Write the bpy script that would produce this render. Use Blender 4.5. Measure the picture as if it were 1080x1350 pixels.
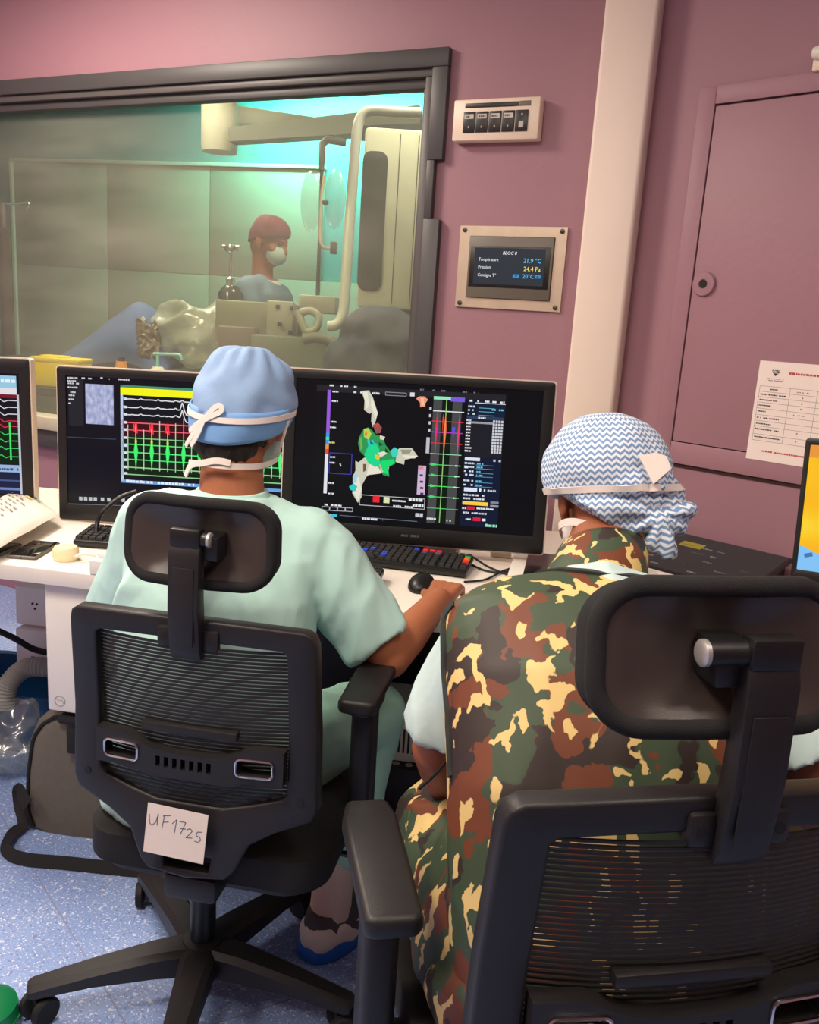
import bpy, bmesh, math, random
import numpy as np
from mathutils import Vector, Matrix, noise, Quaternion
from mathutils.bvhtree import BVHTree

random.seed(7)
for o in list(bpy.data.objects):
    bpy.data.objects.remove(o)
scene = bpy.context.scene
COL = scene.collection
R_ = math.radians

# ------------------------------------------------------------------ camera
FPX, PITCH, ROLL, YAW, CAMZ = 1135.0, R_(12.58), R_(3.70), R_(24.39), 1.40
_c, _s = math.cos(PITCH), math.sin(PITCH)
_f, _u, _r = Vector((0, _c, -_s)), Vector((0, _s, _c)), Vector((1, 0, 0))
_cr, _sr = math.cos(ROLL), math.sin(ROLL)
_ry = Matrix.Rotation(YAW, 3, 'Z')
CR = _ry @ (_r * _cr + _u * _sr)
CU = _ry @ (-_r * _sr + _u * _cr)
CF = _ry @ _f
CAM = Vector((0, 0, CAMZ))
cam = bpy.data.cameras.new('camera')
cam.sensor_fit = 'HORIZONTAL'
cam.sensor_width = 36.0
cam.lens = FPX / 1080 * 36.0
cam.clip_start = 0.02
cam_o = bpy.data.objects.new('camera', cam)
COL.objects.link(cam_o)
cam_o.matrix_world = Matrix((
    (CR.x, CU.x, -CF.x, CAM.x), (CR.y, CU.y, -CF.y, CAM.y), (CR.z, CU.z, -CF.z, CAM.z), (0, 0, 0, 1)))
scene.camera = cam_o

# ------------------------------------------------------------------ world, exposure
scene.view_settings.view_transform = 'Standard'
scene.view_settings.look = 'None'
scene.view_settings.gamma = 1.0
scene.view_settings.exposure = 0.0
scene.view_settings.use_curve_mapping = False
w = bpy.data.worlds.new('world')
scene.world = w
w.use_nodes = True
w.node_tree.nodes['Background'].inputs[0].default_value = (0.9, 0.85, 0.8, 1)
w.node_tree.nodes['Background'].inputs[1].default_value = 0.02

# ceiling lamps: (name, x, y, z, size_x, size_y, watt, colour)
def area(name, loc, sx, sy, power, col, rot=(0, 0, 0)):
    l = bpy.data.lights.new(name, 'AREA')
    l.shape = 'RECTANGLE'; l.size = sx; l.size_y = sy; l.energy = power; l.color = col
    o = bpy.data.objects.new(name, l); COL.objects.link(o)
    o.location = loc; o.rotation_euler = rot
    return o
WARM = (1.0, 0.86, 0.72)
area('panel_light', (-2.55, 1.75, 2.735), 0.56, 0.56, 62, WARM)
area('panel_light', (-1.1, 0.2, 2.735), 0.56, 0.56, 44, WARM)
area('panel_light', (0.6, 0.5, 2.735), 0.56, 0.56, 16, WARM)
area('panel_light', (-2.6, -0.9, 2.735), 0.56, 0.56, 34, WARM)
# operating room: ceiling panel and teal cove, then two added fill lamps
area('operating_and_fill_light', (-3.7, 4.3, 3.08), 0.9, 0.9, 21, (1.0, 0.92, 0.78))
area('operating_and_fill_light', (-3.55, 5.95, 3.04), 1.3, 0.14, 90, (0.20, 1.0, 0.93), (R_(58), 0, R_(11)))
area('operating_and_fill_light', (-3.3, 3.55, 3.08), 0.6, 0.6, 18, (1.0, 0.95, 0.84))  # added fill, brightens the sharps box on the counter
area('operating_and_fill_light', (-1.6, 3.5, 3.08), 0.6, 0.6, 32, (1.0, 0.95, 0.82))  # added fill, brightens the front of the cream cabinet

# ------------------------------------------------------------------ pixel helpers (camera model of the photograph)
def ray(px, py):
    return (CF * FPX + CR * (px - 540) - CU * (py - 675)).normalized()
def at_z(px, py, z):
    d = ray(px, py); return CAM + d * ((z - CAMZ) / d.z)
def at_y(px, py, y):
    d = ray(px, py); return CAM + d * (y / d.y)
def at_d(px, py, dep):
    d = ray(px, py); return CAM + d * (dep / d.dot(CF))
def at_pl(px, py, p0, n):
    d = ray(px, py); return CAM + d * (n.dot(p0 - CAM) / n.dot(d))

# ------------------------------------------------------------------ materials
def lin(c):
    return tuple(((v / 255) / 12.92 if v / 255 <= 0.04045 else ((v / 255 + 0.055) / 1.055) ** 2.4) for v in c[:3]) + (1.0,)
MATS = {}
def mat(name, rgb, rough=0.5, metal=0.0, var=0.06, scale=18.0, bump=0.0, bscale=None, spec=0.5, emit=0.0, alpha=1.0, coat=0.0, trans=0.0):
    if name in MATS: return MATS[name]
    m = bpy.data.materials.new(name); m.use_nodes = True
    nt = m.node_tree; N = nt.nodes; L = nt.links
    b = N['Principled BSDF']
    tc = N.new('ShaderNodeTexCoord')
    nz = N.new('ShaderNodeTexNoise'); nz.inputs['Scale'].default_value = scale; nz.inputs['Detail'].default_value = 4
    L.new(tc.outputs['Object'], nz.inputs['Vector'])
    mx = N.new('ShaderNodeMix'); mx.data_type = 'RGBA'
    c = lin(rgb)
    mx.inputs['A'].default_value = tuple(min(1, v * (1 - var)) for v in c[:3]) + (1,)
    mx.inputs['B'].default_value = tuple(min(1, v * (1 + var)) for v in c[:3]) + (1,)
    L.new(nz.outputs['Fac'], mx.inputs['Factor'])
    L.new(mx.outputs['Result'], b.inputs['Base Color'])
    b.inputs['Roughness'].default_value = rough; b.inputs['Metallic'].default_value = metal
    b.inputs['Specular IOR Level'].default_value = spec
    b.inputs['Coat Weight'].default_value = coat
    b.inputs['Alpha'].default_value = alpha
    b.inputs['Transmission Weight'].default_value = trans
    if emit:
        L.new(mx.outputs['Result'], b.inputs['Emission Color']); b.inputs['Emission Strength'].default_value = emit
    if bump:
        n2 = N.new('ShaderNodeTexNoise'); n2.inputs['Scale'].default_value = bscale or scale * 4
        n2.inputs['Detail'].default_value = 3
        L.new(tc.outputs['Object'], n2.inputs['Vector'])
        bp = N.new('ShaderNodeBump'); bp.inputs['Strength'].default_value = bump; bp.inputs['Distance'].default_value = 0.004
        L.new(n2.outputs['Fac'], bp.inputs['Height']); L.new(bp.outputs['Normal'], b.inputs['Normal'])
    MATS[name] = m
    return m

M_WALL = mat('mauve_paint', (158, 116, 128), 0.55, var=0.04, scale=3, bump=0.15, bscale=60)
M_WALL2 = mat('mauve_door_paint', (160, 118, 130), 0.5, var=0.04, scale=4, bump=0.2, bscale=40)
M_CEIL = mat('ceiling_white', (225, 220, 212), 0.8)
M_FRAME = mat('window_frame_grey', (70, 68, 69), 0.45, var=0.08, scale=6)
M_BEAD = mat('window_bead_grey', (84, 80, 79), 0.45)
M_TRUNK = mat('trunking_cream', (240, 222, 208), 0.45, var=0.02)
M_DESK = mat('desk_white', (232, 224, 212), 0.4, var=0.02)
M_DESKEDGE = mat('desk_edge', (226, 216, 200), 0.5, var=0.02)
M_BLACK = mat('black_plastic', (20, 20, 21), 0.4, var=0.1, scale=40, bump=0.05, bscale=500)
M_CHAIR = mat('chair_black_plastic', (33, 31, 32), 0.45, var=0.08, scale=30, bump=0.12, bscale=700, spec=0.4)
M_PAD = mat('headrest_shell', (62, 54, 50), 0.28, var=0.06, scale=12, bump=0.05, bscale=600)
M_FOAM = mat('chair_black_fabric', (24, 23, 24), 0.9, bump=0.3, bscale=900)
M_STRIP = mat('mesh_strip', (26, 25, 26), 0.5)
M_CHROME = mat('chrome', (215, 215, 215), 0.18, metal=1.0, var=0.02)
M_SILVER = mat('silver_plastic', (190, 188, 184), 0.35, metal=0.6)
M_DARK = mat('dark_rubber', (18, 18, 19), 0.7)
M_WHITE = mat('white_plastic', (236, 230, 220), 0.4, var=0.02)
M_CREAM = mat('cream_plastic', (236, 216, 196), 0.4, var=0.03)
M_PAPER = mat('paper', (228, 216, 206), 0.8, var=0.02)
M_PAPER2 = mat('notice_paper', (246, 232, 226), 0.8, var=0.02)
M_PACKET = mat('packet_paper', (214, 206, 194), 0.7, var=0.03)
M_STEEL = mat('brushed_steel', (205, 190, 168), 0.35, metal=0.55, var=0.18, scale=14)
M_SCREW = mat('screw_dark', (80, 72, 62), 0.4, metal=0.7)
M_GREYP = mat('grey_plastic', (104, 98, 88), 0.45)
M_SKIN1 = mat('skin_tan', (168, 104, 72), 0.5, var=0.12, scale=22, bump=0.1, bscale=220, spec=0.35)
M_SKIN2 = mat('skin_brown', (150, 88, 58), 0.5, var=0.14, scale=22, bump=0.1, bscale=220, spec=0.35)
M_HAIR = mat('hair_dark', (32, 24, 20), 0.7, var=0.3, scale=90, bump=0.8, bscale=160)
M_SCRUB = mat('mint_scrubs', (186, 224, 216), 0.85, var=0.03, scale=8, bump=0.25, bscale=30)
M_SCRUB2 = mat('mint_trousers', (150, 196, 180), 0.85, var=0.05, scale=8, bump=0.25, bscale=30)
M_SLEEVE = mat('pale_scrubs', (190, 212, 210), 0.85, var=0.03, scale=8, bump=0.25, bscale=30)
M_CAP = mat('blue_cap_fabric', (142, 172, 210), 0.8, var=0.1, scale=24, bump=0.25, bscale=60)
M_CAPB = mat('blue_cap_band', (124, 172, 226), 0.8, var=0.06, scale=20, bump=0.15, bscale=60)
M_TIE = mat('white_tie', (240, 228, 220), 0.8, var=0.03)
M_MASK = mat('mask_paper', (176, 196, 190), 0.8)
M_GUM = mat('vest_binding', (40, 44, 42), 0.7)
M_SOCK = mat('sock_beige', (206, 190, 174), 0.9, bump=0.4, bscale=300)
M_SHOE = mat('shoe_grey', (74, 72, 72), 0.7)
M_SHOEC = mat('shoe_cover_gauze', (226, 214, 198), 0.7, bump=0.6, bscale=60)
M_SHOEB = mat('shoe_cover_blue', (16, 98, 190), 0.45)
M_BAG = mat('bag_canvas', (104, 98, 88), 0.9, var=0.12, scale=60, bump=0.4, bscale=700)
M_STRAP = mat('bag_strap', (20, 20, 22), 0.8)
M_TEALW = mat('teal_wall', (96, 142, 142), 0.6, var=0.05, scale=2)
M_PANEL = mat('cabinet_panel', (178, 162, 144), 0.5, var=0.03, scale=3)
M_PANELE = mat('panel_edge', (214, 206, 188), 0.4)
M_EQ = mat('equipment_cream', (216, 212, 192), 0.4, var=0.03)
M_EQD = mat('equipment_dark', (70, 72, 70), 0.45)
M_BOOM = mat('boom_cream', (206, 198, 178), 0.4)
M_TUBE = mat('tube_grey', (204, 204, 196), 0.3)
M_GOWN = mat('gown_bluegrey', (104, 126, 146), 0.8, var=0.06, scale=8, bump=0.3, bscale=20)
M_REDCAP = mat('red_cap', (120, 62, 68), 0.8)
M_DRAPE = mat('drape_navy', (72, 92, 140), 0.8, var=0.08, scale=6, bump=0.4, bscale=12)
M_YEL = mat('sharps_yellow', (250, 216, 10), 0.4, var=0.03, emit=0.0)
M_ORANGE = mat('orange_bottle', (244, 150, 20), 0.35)
M_TEALP = mat('pump_teal', (150, 214, 214), 0.4)
M_LIGHTP = mat('lamp_diffuser', (255, 244, 228), 0.5, emit=6.0, var=0.0)
M_BLUEB = mat('blue_tub', (24, 84, 132), 0.45)
M_HOSE = mat('hose_grey', (150, 146, 138), 0.6)
M_GREEN = mat('green_plastic', (10, 120, 70), 0.4)
M_BEIGEPC = mat('beige_case', (190, 182, 166), 0.5)
M_GASKET = mat('gap_dark', (50, 22, 26), 0.8)

def floor_mat():
    m = bpy.data.materials.new('vinyl_speckled_blue'); m.use_nodes = True
    nt = m.node_tree; N = nt.nodes; L = nt.links; b = N['Principled BSDF']
    tc = N.new('ShaderNodeTexCoord')
    base = N.new('ShaderNodeTexNoise'); base.inputs['Scale'].default_value = 4; base.inputs['Detail'].default_value = 5
    r0 = N.new('ShaderNodeValToRGB')
    r0.color_ramp.elements[0].position = 0.3; r0.color_ramp.elements[0].color = lin((124, 150, 204))
    r0.color_ramp.elements[1].position = 0.7; r0.color_ramp.elements[1].color = lin((146, 170, 216))
    L.new(tc.outputs['Object'], base.inputs['Vector']); L.new(base.outputs['Fac'], r0.inputs['Fac'])
    prev = r0.outputs['Color']
    for sc_, th, colr in ((190, 0.66, (232, 236, 246)), (150, 0.66, (106, 116, 166)), (75, 0.67, (212, 218, 236)), (90, 0.68, (122, 132, 178))):
        n = N.new('ShaderNodeTexNoise'); n.inputs['Scale'].default_value = sc_; n.inputs['Detail'].default_value = 2
        mp = N.new('ShaderNodeMapping'); mp.inputs['Location'].default_value = (sc_, th * 9, 0)
        L.new(tc.outputs['Object'], mp.inputs['Vector']); L.new(mp.outputs['Vector'], n.inputs['Vector'])
        cr = N.new('ShaderNodeValToRGB'); cr.color_ramp.elements[0].position = th - 0.05; cr.color_ramp.elements[1].position = th + 0.01
        L.new(n.outputs['Fac'], cr.inputs['Fac'])
        mx = N.new('ShaderNodeMix'); mx.data_type = 'RGBA'
        L.new(cr.outputs['Color'], mx.inputs['Factor']); L.new(prev, mx.inputs['A']); mx.inputs['B'].default_value = lin(colr)
        prev = mx.outputs['Result']
    L.new(prev, b.inputs['Base Color']); b.inputs['Roughness'].default_value = 0.38
    return m
M_FLOOR = floor_mat()

def camo_mat():
    m = bpy.data.materials.new('camouflage'); m.use_nodes = True
    nt = m.node_tree; N = nt.nodes; L = nt.links; b = N['Principled BSDF']
    tc = N.new('ShaderNodeTexCoord')
    # warp the coordinates so blotches get ragged, branching outlines
    wn = N.new('ShaderNodeTexNoise'); wn.inputs['Scale'].default_value = 26; wn.inputs['Detail'].default_value = 3
    L.new(tc.outputs['Object'], wn.inputs['Vector'])
    sub = N.new('ShaderNodeVectorMath'); sub.operation = 'SUBTRACT'; sub.inputs[1].default_value = (0.5, 0.5, 0.5)
    L.new(wn.outputs['Color'], sub.inputs[0])
    scl = N.new('ShaderNodeVectorMath'); scl.operation = 'SCALE'; scl.inputs['Scale'].default_value = 0.045
    L.new(sub.outputs[0], scl.inputs[0])
    add = N.new('ShaderNodeVectorMath'); add.operation = 'ADD'
    L.new(tc.outputs['Object'], add.inputs[0]); L.new(scl.outputs[0], add.inputs[1])
    prev = None
    g = lin((60, 76, 54))
    layers = ((14, (1.0, 1.0, 0.7), 0.545, (112, 58, 32), 3.1), (16, (1.0, 1.0, 0.6), 0.585, (50, 38, 34), 11.7),
              (22, (1.5, 1.5, 0.5), 0.608, (224, 194, 126), 23.3))
    for sc_, st, th, colr, off in layers:
        mp = N.new('ShaderNodeMapping'); mp.inputs['Scale'].default_value = st; mp.inputs['Location'].default_value = (off, off * 2, off)
        L.new(add.outputs[0], mp.inputs['Vector'])
        n = N.new('ShaderNodeTexNoise'); n.inputs['Scale'].default_value = sc_; n.inputs['Detail'].default_value = 0.6
        n.inputs['Distortion'].default_value = 0.7
        L.new(mp.outputs['Vector'], n.inputs['Vector'])
        cr = N.new('ShaderNodeValToRGB'); cr.color_ramp.elements[0].position = th; cr.color_ramp.elements[1].position = th + 0.008
        L.new(n.outputs['Fac'], cr.inputs['Fac'])
        mx = N.new('ShaderNodeMix'); mx.data_type = 'RGBA'
        L.new(cr.outputs['Color'], mx.inputs['Factor'])
        if prev is None: mx.inputs['A'].default_value = g
        else: L.new(prev, mx.inputs['A'])
        mx.inputs['B'].default_value = lin(colr); prev = mx.outputs['Result']
    L.new(prev, b.inputs['Base Color']); b.inputs['Roughness'].default_value = 0.6
    return m
M_CAMO = camo_mat()

def chevron_mat():
    m = bpy.data.materials.new('chevron_cap_fabric'); m.use_nodes = True
    nt = m.node_tree; N = nt.nodes; L = nt.links; b = N['Principled BSDF']
    tc = N.new('ShaderNodeTexCoord'); sp = N.new('ShaderNodeSeparateXYZ'); L.new(tc.outputs['Object'], sp.inputs[0])
    def mth(op, a, bb=None, c=None):
        n = N.new('ShaderNodeMath'); n.operation = op
        for i, v in enumerate((a, bb, c)):
            if v is None: continue
            if isinstance(v, (int, float)): n.inputs[i].default_value = v
            else: L.new(v, n.inputs[i])
        return n.outputs[0]
    ang = mth('ARCTAN2', sp.outputs['X'], mth('MULTIPLY', sp.outputs['Y'], -1.0))
    u = mth('MULTIPLY', ang, 0.105)
    zig = mth('PINGPONG', u, 0.0058)
    v = mth('ADD', sp.outputs['Z'], mth('MULTIPLY', zig, 1.0))
    st = mth('SINE', mth('MULTIPLY', v, 2 * math.pi / 0.0098))
    cr = N.new('ShaderNodeValToRGB')
    cr.color_ramp.elements[0].position = 0.35; cr.color_ramp.elements[0].color = lin((112, 146, 190))
    cr.color_ramp.elements[1].position = 0.6; cr.color_ramp.elements[1].color = lin((226, 234, 242))
    L.new(mth('MULTIPLY_ADD', st, 0.5, 0.5), cr.inputs['Fac'])
    L.new(cr.outputs['Color'], b.inputs['Base Color']); b.inputs['Roughness'].default_value = 0.8
    return m
M_CHEV = chevron_mat()

def glass_mat(name, tint, refl, rough, haze=0.0):
    m = bpy.data.materials.new(name); m.use_nodes = True
    nt = m.node_tree; N = nt.nodes; L = nt.links
    N.remove(N['Principled BSDF'])
    out = N['Material Output']
    t = N.new('ShaderNodeBsdfTransparent'); t.inputs[0].default_value = tint
    g = N.new('ShaderNodeBsdfGlossy'); g.inputs['Roughness'].default_value = rough
    mx = N.new('ShaderNodeMixShader')
    tc = N.new('ShaderNodeTexCoord'); n = N.new('ShaderNodeTexNoise'); n.inputs['Scale'].default_value = 3; n.inputs['Detail'].default_value = 6
    mp = N.new('ShaderNodeMapping'); mp.inputs['Scale'].default_value = (0.6, 1, 2.5)
    L.new(tc.outputs['Object'], mp.inputs['Vector']); L.new(mp.outputs['Vector'], n.inputs['Vector'])
    mul = N.new('ShaderNodeMath'); mul.operation = 'MULTIPLY'; mul.inputs[1].default_value = refl * 2
    L.new(n.outputs['Fac'], mul.inputs[0]); L.new(mul.outputs[0], mx.inputs[0])
    L.new(t.outputs[0], mx.inputs[1]); L.new(g.outputs[0], mx.inputs[2])
    last = mx
    if haze:
        d = N.new('ShaderNodeBsdfDiffuse'); d.inputs[0].default_value = (0.75, 0.75, 0.68, 1)
        m2 = N.new('ShaderNodeMixShader')
        mu = N.new('ShaderNodeMath'); mu.operation = 'MULTIPLY'; mu.inputs[1].default_value = haze * 2
        L.new(n.outputs['Fac'], mu.inputs[0]); L.new(mu.outputs[0], m2.inputs[0])
        L.new(mx.outputs[0], m2.inputs[1]); L.new(d.outputs[0], m2.inputs[2]); last = m2
    L.new(last.outputs[0], out.inputs['Surface'])
    return m
M_GLASS = glass_mat('leaded_glass', (0.86, 0.88, 0.78, 1), 0.035, 0.08, 0.075)
M_FILM = glass_mat('plastic_film', (0.72, 0.70, 0.62, 1), 0.12, 0.15, 0.30)
M_CLEAR = glass_mat('clear_plastic', (0.86, 0.9, 0.92, 1), 0.12, 0.2, 0.12)

def attr_mat(name, strength, rough=0.3):
    m = bpy.data.materials.new(name); m.use_nodes = True
    nt = m.node_tree; N = nt.nodes; L = nt.links; b = N['Principled BSDF']
    a = N.new('ShaderNodeVertexColor'); a.layer_name = 'Col'
    if strength > 0:
        b.inputs['Base Color'].default_value = (0.004, 0.004, 0.005, 1)
        L.new(a.outputs['Color'], b.inputs['Emission Color']); b.inputs['Emission Strength'].default_value = strength
    else:
        L.new(a.outputs['Color'], b.inputs['Base Color'])
    b.inputs['Roughness'].default_value = rough
    if strength > 0: b.inputs['Specular IOR Level'].default_value = 0.15
    return m
M_SCREEN = attr_mat('lit_screen', 1.0)
M_PRINT = attr_mat('print_ink', 0.0, 0.8)

# ------------------------------------------------------------------ mesh helpers
def finish(bm, name, m, parent=None, smooth=True, mw=None, angle=40):
    me = bpy.data.meshes.new(name)
    bmesh.ops.recalc_face_normals(bm, faces=bm.faces)
    bm.to_mesh(me); bm.free()
    if smooth:
        for p in me.polygons: p.use_smooth = True
        me.set_sharp_from_angle(angle=R_(angle))
    if m is not None: me.materials.append(m)
    o = bpy.data.objects.new(name, me); COL.objects.link(o)
    if parent is not None: o.parent = parent
    if mw is not None: o.matrix_local = mw
    return o

def bx(bm, c, s, bevel=0.0, rot=None, seg=2):
    """box centred at c, size s, optional 3x3 rotation"""
    r = bmesh.ops.create_cube(bm, size=1.0)
    vs = r['verts']
    for v in vs:
        p = Vector((v.co.x * s[0], v.co.y * s[1], v.co.z * s[2])); v.co = p
    if bevel:
        es = list({e for v in vs for e in v.link_edges})
        rr = bmesh.ops.bevel(bm, geom=es, offset=min(bevel, min(s) * 0.49), segments=seg, profile=0.5, affect='EDGES')
        vs = list({v for f in rr['faces'] for v in f.verts} | {v for v in vs if v.is_valid})
    for v in vs:
        p = v.co
        if rot is not None: p = rot @ p
        v.co = p + Vector(c)
    return vs

def frame_of(d):
    d = d.normalized()
    a = Vector((0, 0, 1)) if abs(d.z) < 0.9 else Vector((1, 0, 0))
    x = d.cross(a).normalized(); y = d.cross(x).normalized()
    return x, y

def tube(bm, pts, r, n=10, cap=True, flat=None):
    """tube along pts; r a number or list; flat=(normal, wratio) makes a ribbon-like ellipse"""
    pts = [Vector(p) for p in pts]
    rings = []
    px = None
    for i, p in enumerate(pts):
        if i == 0: d = pts[1] - p
        elif i == len(pts) - 1: d = p - pts[i - 1]
        else: d = (pts[i + 1] - p).normalized() + (p - pts[i - 1]).normalized()
        d = d.normalized()
        if px is None: x, y = frame_of(d)
        else:
            x = (px - d * px.dot(d))
            x = x.normalized() if x.length > 1e-6 else frame_of(d)[0]
            y = d.cross(x).normalized()
        px = x
        rr = r[i] if isinstance(r, (list, tuple)) else r
        rings.append([bm.verts.new(p + (x * math.cos(2 * math.pi * k / n) + y * math.sin(2 * math.pi * k / n)) * rr) for k in range(n)])
    for a, b in zip(rings, rings[1:]):
        for k in range(n):
            bm.faces.new((a[k], a[(k + 1) % n], b[(k + 1) % n], b[k]))
    if cap:
        bm.faces.new(rings[0][::-1]); bm.faces.new(rings[-1])

def ribbon(bm, pts, ups, w, t=0.001):
    """flat strip of width w along pts, ups = surface normals"""
    pts = [Vector(p) for p in pts]; prev = None
    for i, p in enumerate(pts):
        d = (pts[min(i + 1, len(pts) - 1)] - pts[max(i - 1, 0)]).normalized()
        u = Vector(ups[i] if isinstance(ups, list) else ups).normalized()
        s = d.cross(u).normalized() * (w[i] if isinstance(w, list) else w) * 0.5
        ring = [bm.verts.new(p - s - u * t), bm.verts.new(p + s - u * t), bm.verts.new(p + s + u * t), bm.verts.new(p - s + u * t)]
        if prev:
            for k in range(4): bm.faces.new((prev[k], prev[(k + 1) % 4], ring[(k + 1) % 4], ring[k]))
        else: bm.faces.new(ring[::-1])
        prev = ring
    bm.faces.new(prev)

def cyl(bm, a, b, r, n=20, r2=None):
    tube(bm, [a, b], [r, r if r2 is None else r2], n)

def lathe(bm, prof, n=24, mtx=None):
    """prof list of (r,z)"""
    rings = []
    for r, z in prof:
        ring = []
        for k in range(n):
            p = Vector((r * math.cos(2 * math.pi * k / n), r * math.sin(2 * math.pi * k / n), z))
            ring.append(bm.verts.new(mtx @ p if mtx else p))
        rings.append(ring)
    for a, b in zip(rings, rings[1:]):
        for k in range(n): bm.faces.new((a[k], a[(k + 1) % n], b[(k + 1) % n], b[k]))
    bm.faces.new(rings[0][::-1]); bm.faces.new(rings[-1])

def prism(bm, poly, depth, mtx=None, holes=(), bevel=0.0):
    """poly in local XZ, extruded along +Y by depth"""
    es = []
    for loop in [poly] + list(holes):
        vs = [bm.verts.new((p[0], 0, p[1])) for p in loop]
        es += [bm.edges.new((vs[i], vs[(i + 1) % len(vs)])) for i in range(len(vs))]
    r = bmesh.ops.triangle_fill(bm, use_beauty=True, use_dissolve=False, edges=es)
    fs = [g for g in r['geom'] if isinstance(g, bmesh.types.BMFace)]
    bmesh.ops.recalc_face_normals(bm, faces=fs)
    ex = bmesh.ops.extrude_face_region(bm, geom=fs)
    nv = [g for g in ex['geom'] if isinstance(g, bmesh.types.BMVert)]
    for v in nv: v.co.y += depth
    allv = list({v for e in es if e.is_valid for v in e.verts} | set(nv))
    bmesh.ops.recalc_face_normals(bm, faces=list({f for v in allv for f in v.link_faces}))
    if bevel:
        ed = [e for e in {e for v in allv for e in v.link_edges} if len(e.link_faces) == 2 and e.calc_face_angle(0) > R_(55)]
        bmesh.ops.bevel(bm, geom=ed, offset=bevel, segments=2, profile=0.5, affect='EDGES', clamp_overlap=True)
        allv = list(bm.verts)
    if mtx:
        for v in allv:
            if v.is_valid: v.co = mtx @ v.co
    return allv

def rrect(w_, h_, r, cx=0, cz=0, n=5):
    out = []
    for (sx, sz, a0) in ((1, 1, 0), (-1, 1, 90), (-1, -1, 180), (1, -1, 270)):
        for k in range(n + 1):
            a = R_(a0 + 90 * k / n)
            out.append((cx + sx * (w_ / 2 - r) + r * math.cos(a), cz + sz * (h_ / 2 - r) + r * math.sin(a)))
    return out

def smooth_pts(pts, n=6):
    """Catmull-Rom through pts"""
    P = [Vector(p) for p in pts]; out = []
    for i in range(len(P) - 1):
        p0 = P[max(i - 1, 0)]; p1 = P[i]; p2 = P[i + 1]; p3 = P[min(i + 2, len(P) - 1)]
        for k in range(n):
            t = k / n
            out.append(0.5 * ((2 * p1) + (p2 - p0) * t + (2 * p0 - 5 * p1 + 4 * p2 - p3) * t * t + (-p0 + 3 * p1 - 3 * p2 + p3) * t ** 3))
    out.append(P[-1]); return out

def thing(name, label, cat, loc=(0, 0, 0), rotz=0.0, group=None):
    o = bpy.data.objects.new(name, None); COL.objects.link(o)
    o.empty_display_size = 0.05
    o.location = loc; o.rotation_euler = (0, 0, rotz); tag(o, label, cat, group)
    return o
def tag(o, label, cat, group=None, kind=None):
    o['label'] = label; o['category'] = cat
    if group: o['group'] = group
    if kind: o['kind'] = kind
    return o
def struct(o, label=None):
    o['kind'] = 'structure'
    if label: o['label'] = label
    return o
def copy_tree(o, parent=None):
    c = o.copy(); COL.objects.link(c); c.parent = parent
    for ch in list(o.children): copy_tree(ch, c)
    return c
def NB(): return bmesh.new()

# ------------------------------------------------------------------ blobs: continuous skins by voxel remesh
def prim_ell(bm, c, rad, rot=None, n=20):
    c = Vector(c); nv = n * 2 // 3; rings = []
    def pt(x, y, z):
        p = Vector((x * rad[0], y * rad[1], z * rad[2])); return bm.verts.new((rot @ p if rot is not None else p) + c)
    top, bot = pt(0, 0, 1), pt(0, 0, -1)
    for j in range(1, nv):
        a = math.pi * j / nv; sa, ca = math.sin(a), math.cos(a)
        rings.append([pt(sa * math.cos(2 * math.pi * k / n), sa * math.sin(2 * math.pi * k / n), ca) for k in range(n)])
    for k in range(n):
        bm.faces.new((top, rings[0][k], rings[0][(k + 1) % n])); bm.faces.new((bot, rings[-1][(k + 1) % n], rings[-1][k]))
    for r0, r1 in zip(rings, rings[1:]):
        for k in range(n): bm.faces.new((r0[k], r1[k], r1[(k + 1) % n], r0[(k + 1) % n]))
def prim_cap(bm, a, b, ra, rb):
    a, b = Vector(a), Vector(b)
    tube(bm, [a, b], [ra, rb], 18)
    prim_ell(bm, a, (ra, ra, ra)); prim_ell(bm, b, (rb, rb, rb))
def prim_chain(bm, pts, rs):
    for i in range(len(pts) - 1): prim_cap(bm, pts[i], pts[i + 1], rs[i], rs[i + 1])
def prim_loft(bm, rings, X, Y, n=28):
    """rings: (centre, rx, ry) ; superellipse section; flat ends"""
    X, Y = Vector(X), Vector(Y); rr = []
    for c, rx, ry in rings:
        ring = []
        for k in range(n):
            a = 2 * math.pi * k / n; ca, sa = math.cos(a), math.sin(a)
            p = 0.85
            ring.append(bm.verts.new(Vector(c) + X * rx * math.copysign(abs(ca) ** p, ca) + Y * ry * math.copysign(abs(sa) ** p, sa)))
        rr.append(ring)
    for a, b in zip(rr, rr[1:]):
        for k in range(n): bm.faces.new((a[k], a[(k + 1) % n], b[(k + 1) % n], b[k]))
    bm.faces.new(rr[0][::-1]); bm.faces.new(rr[-1])

def blob(name, bm, voxel, smooth, m, parent=None, wrinkle=None, mw=None):
    me = bpy.data.meshes.new(name + '_src')
    bmesh.ops.recalc_face_normals(bm, faces=bm.faces); bm.to_mesh(me); bm.free()
    t = bpy.data.objects.new('tmp_src', me); COL.objects.link(t)
    md = t.modifiers.new('r', 'REMESH'); md.mode = 'VOXEL'; md.voxel_size = voxel
    if smooth:
        sm = t.modifiers.new('s', 'SMOOTH'); sm.factor = 0.5; sm.iterations = smooth
    dg = bpy.context.evaluated_depsgraph_get(); dg.update()
    res = bpy.data.meshes.new_from_object(t.evaluated_get(dg))
    bpy.data.objects.remove(t); bpy.data.meshes.remove(me)
    res.name = name
    if wrinkle:
        nrm = [v.normal.copy() for v in res.vertices]
        for v, nn in zip(res.vertices, nrm):
            v.co = v.co + nn * wrinkle(v.co)
    for p in res.polygons: p.use_smooth = True
    res.materials.clear(); res.materials.append(m)
    o = bpy.data.objects.new(name, res); COL.objects.link(o)
    if parent: o.parent = parent
    if mw: o.matrix_local = mw
    return o

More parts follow.
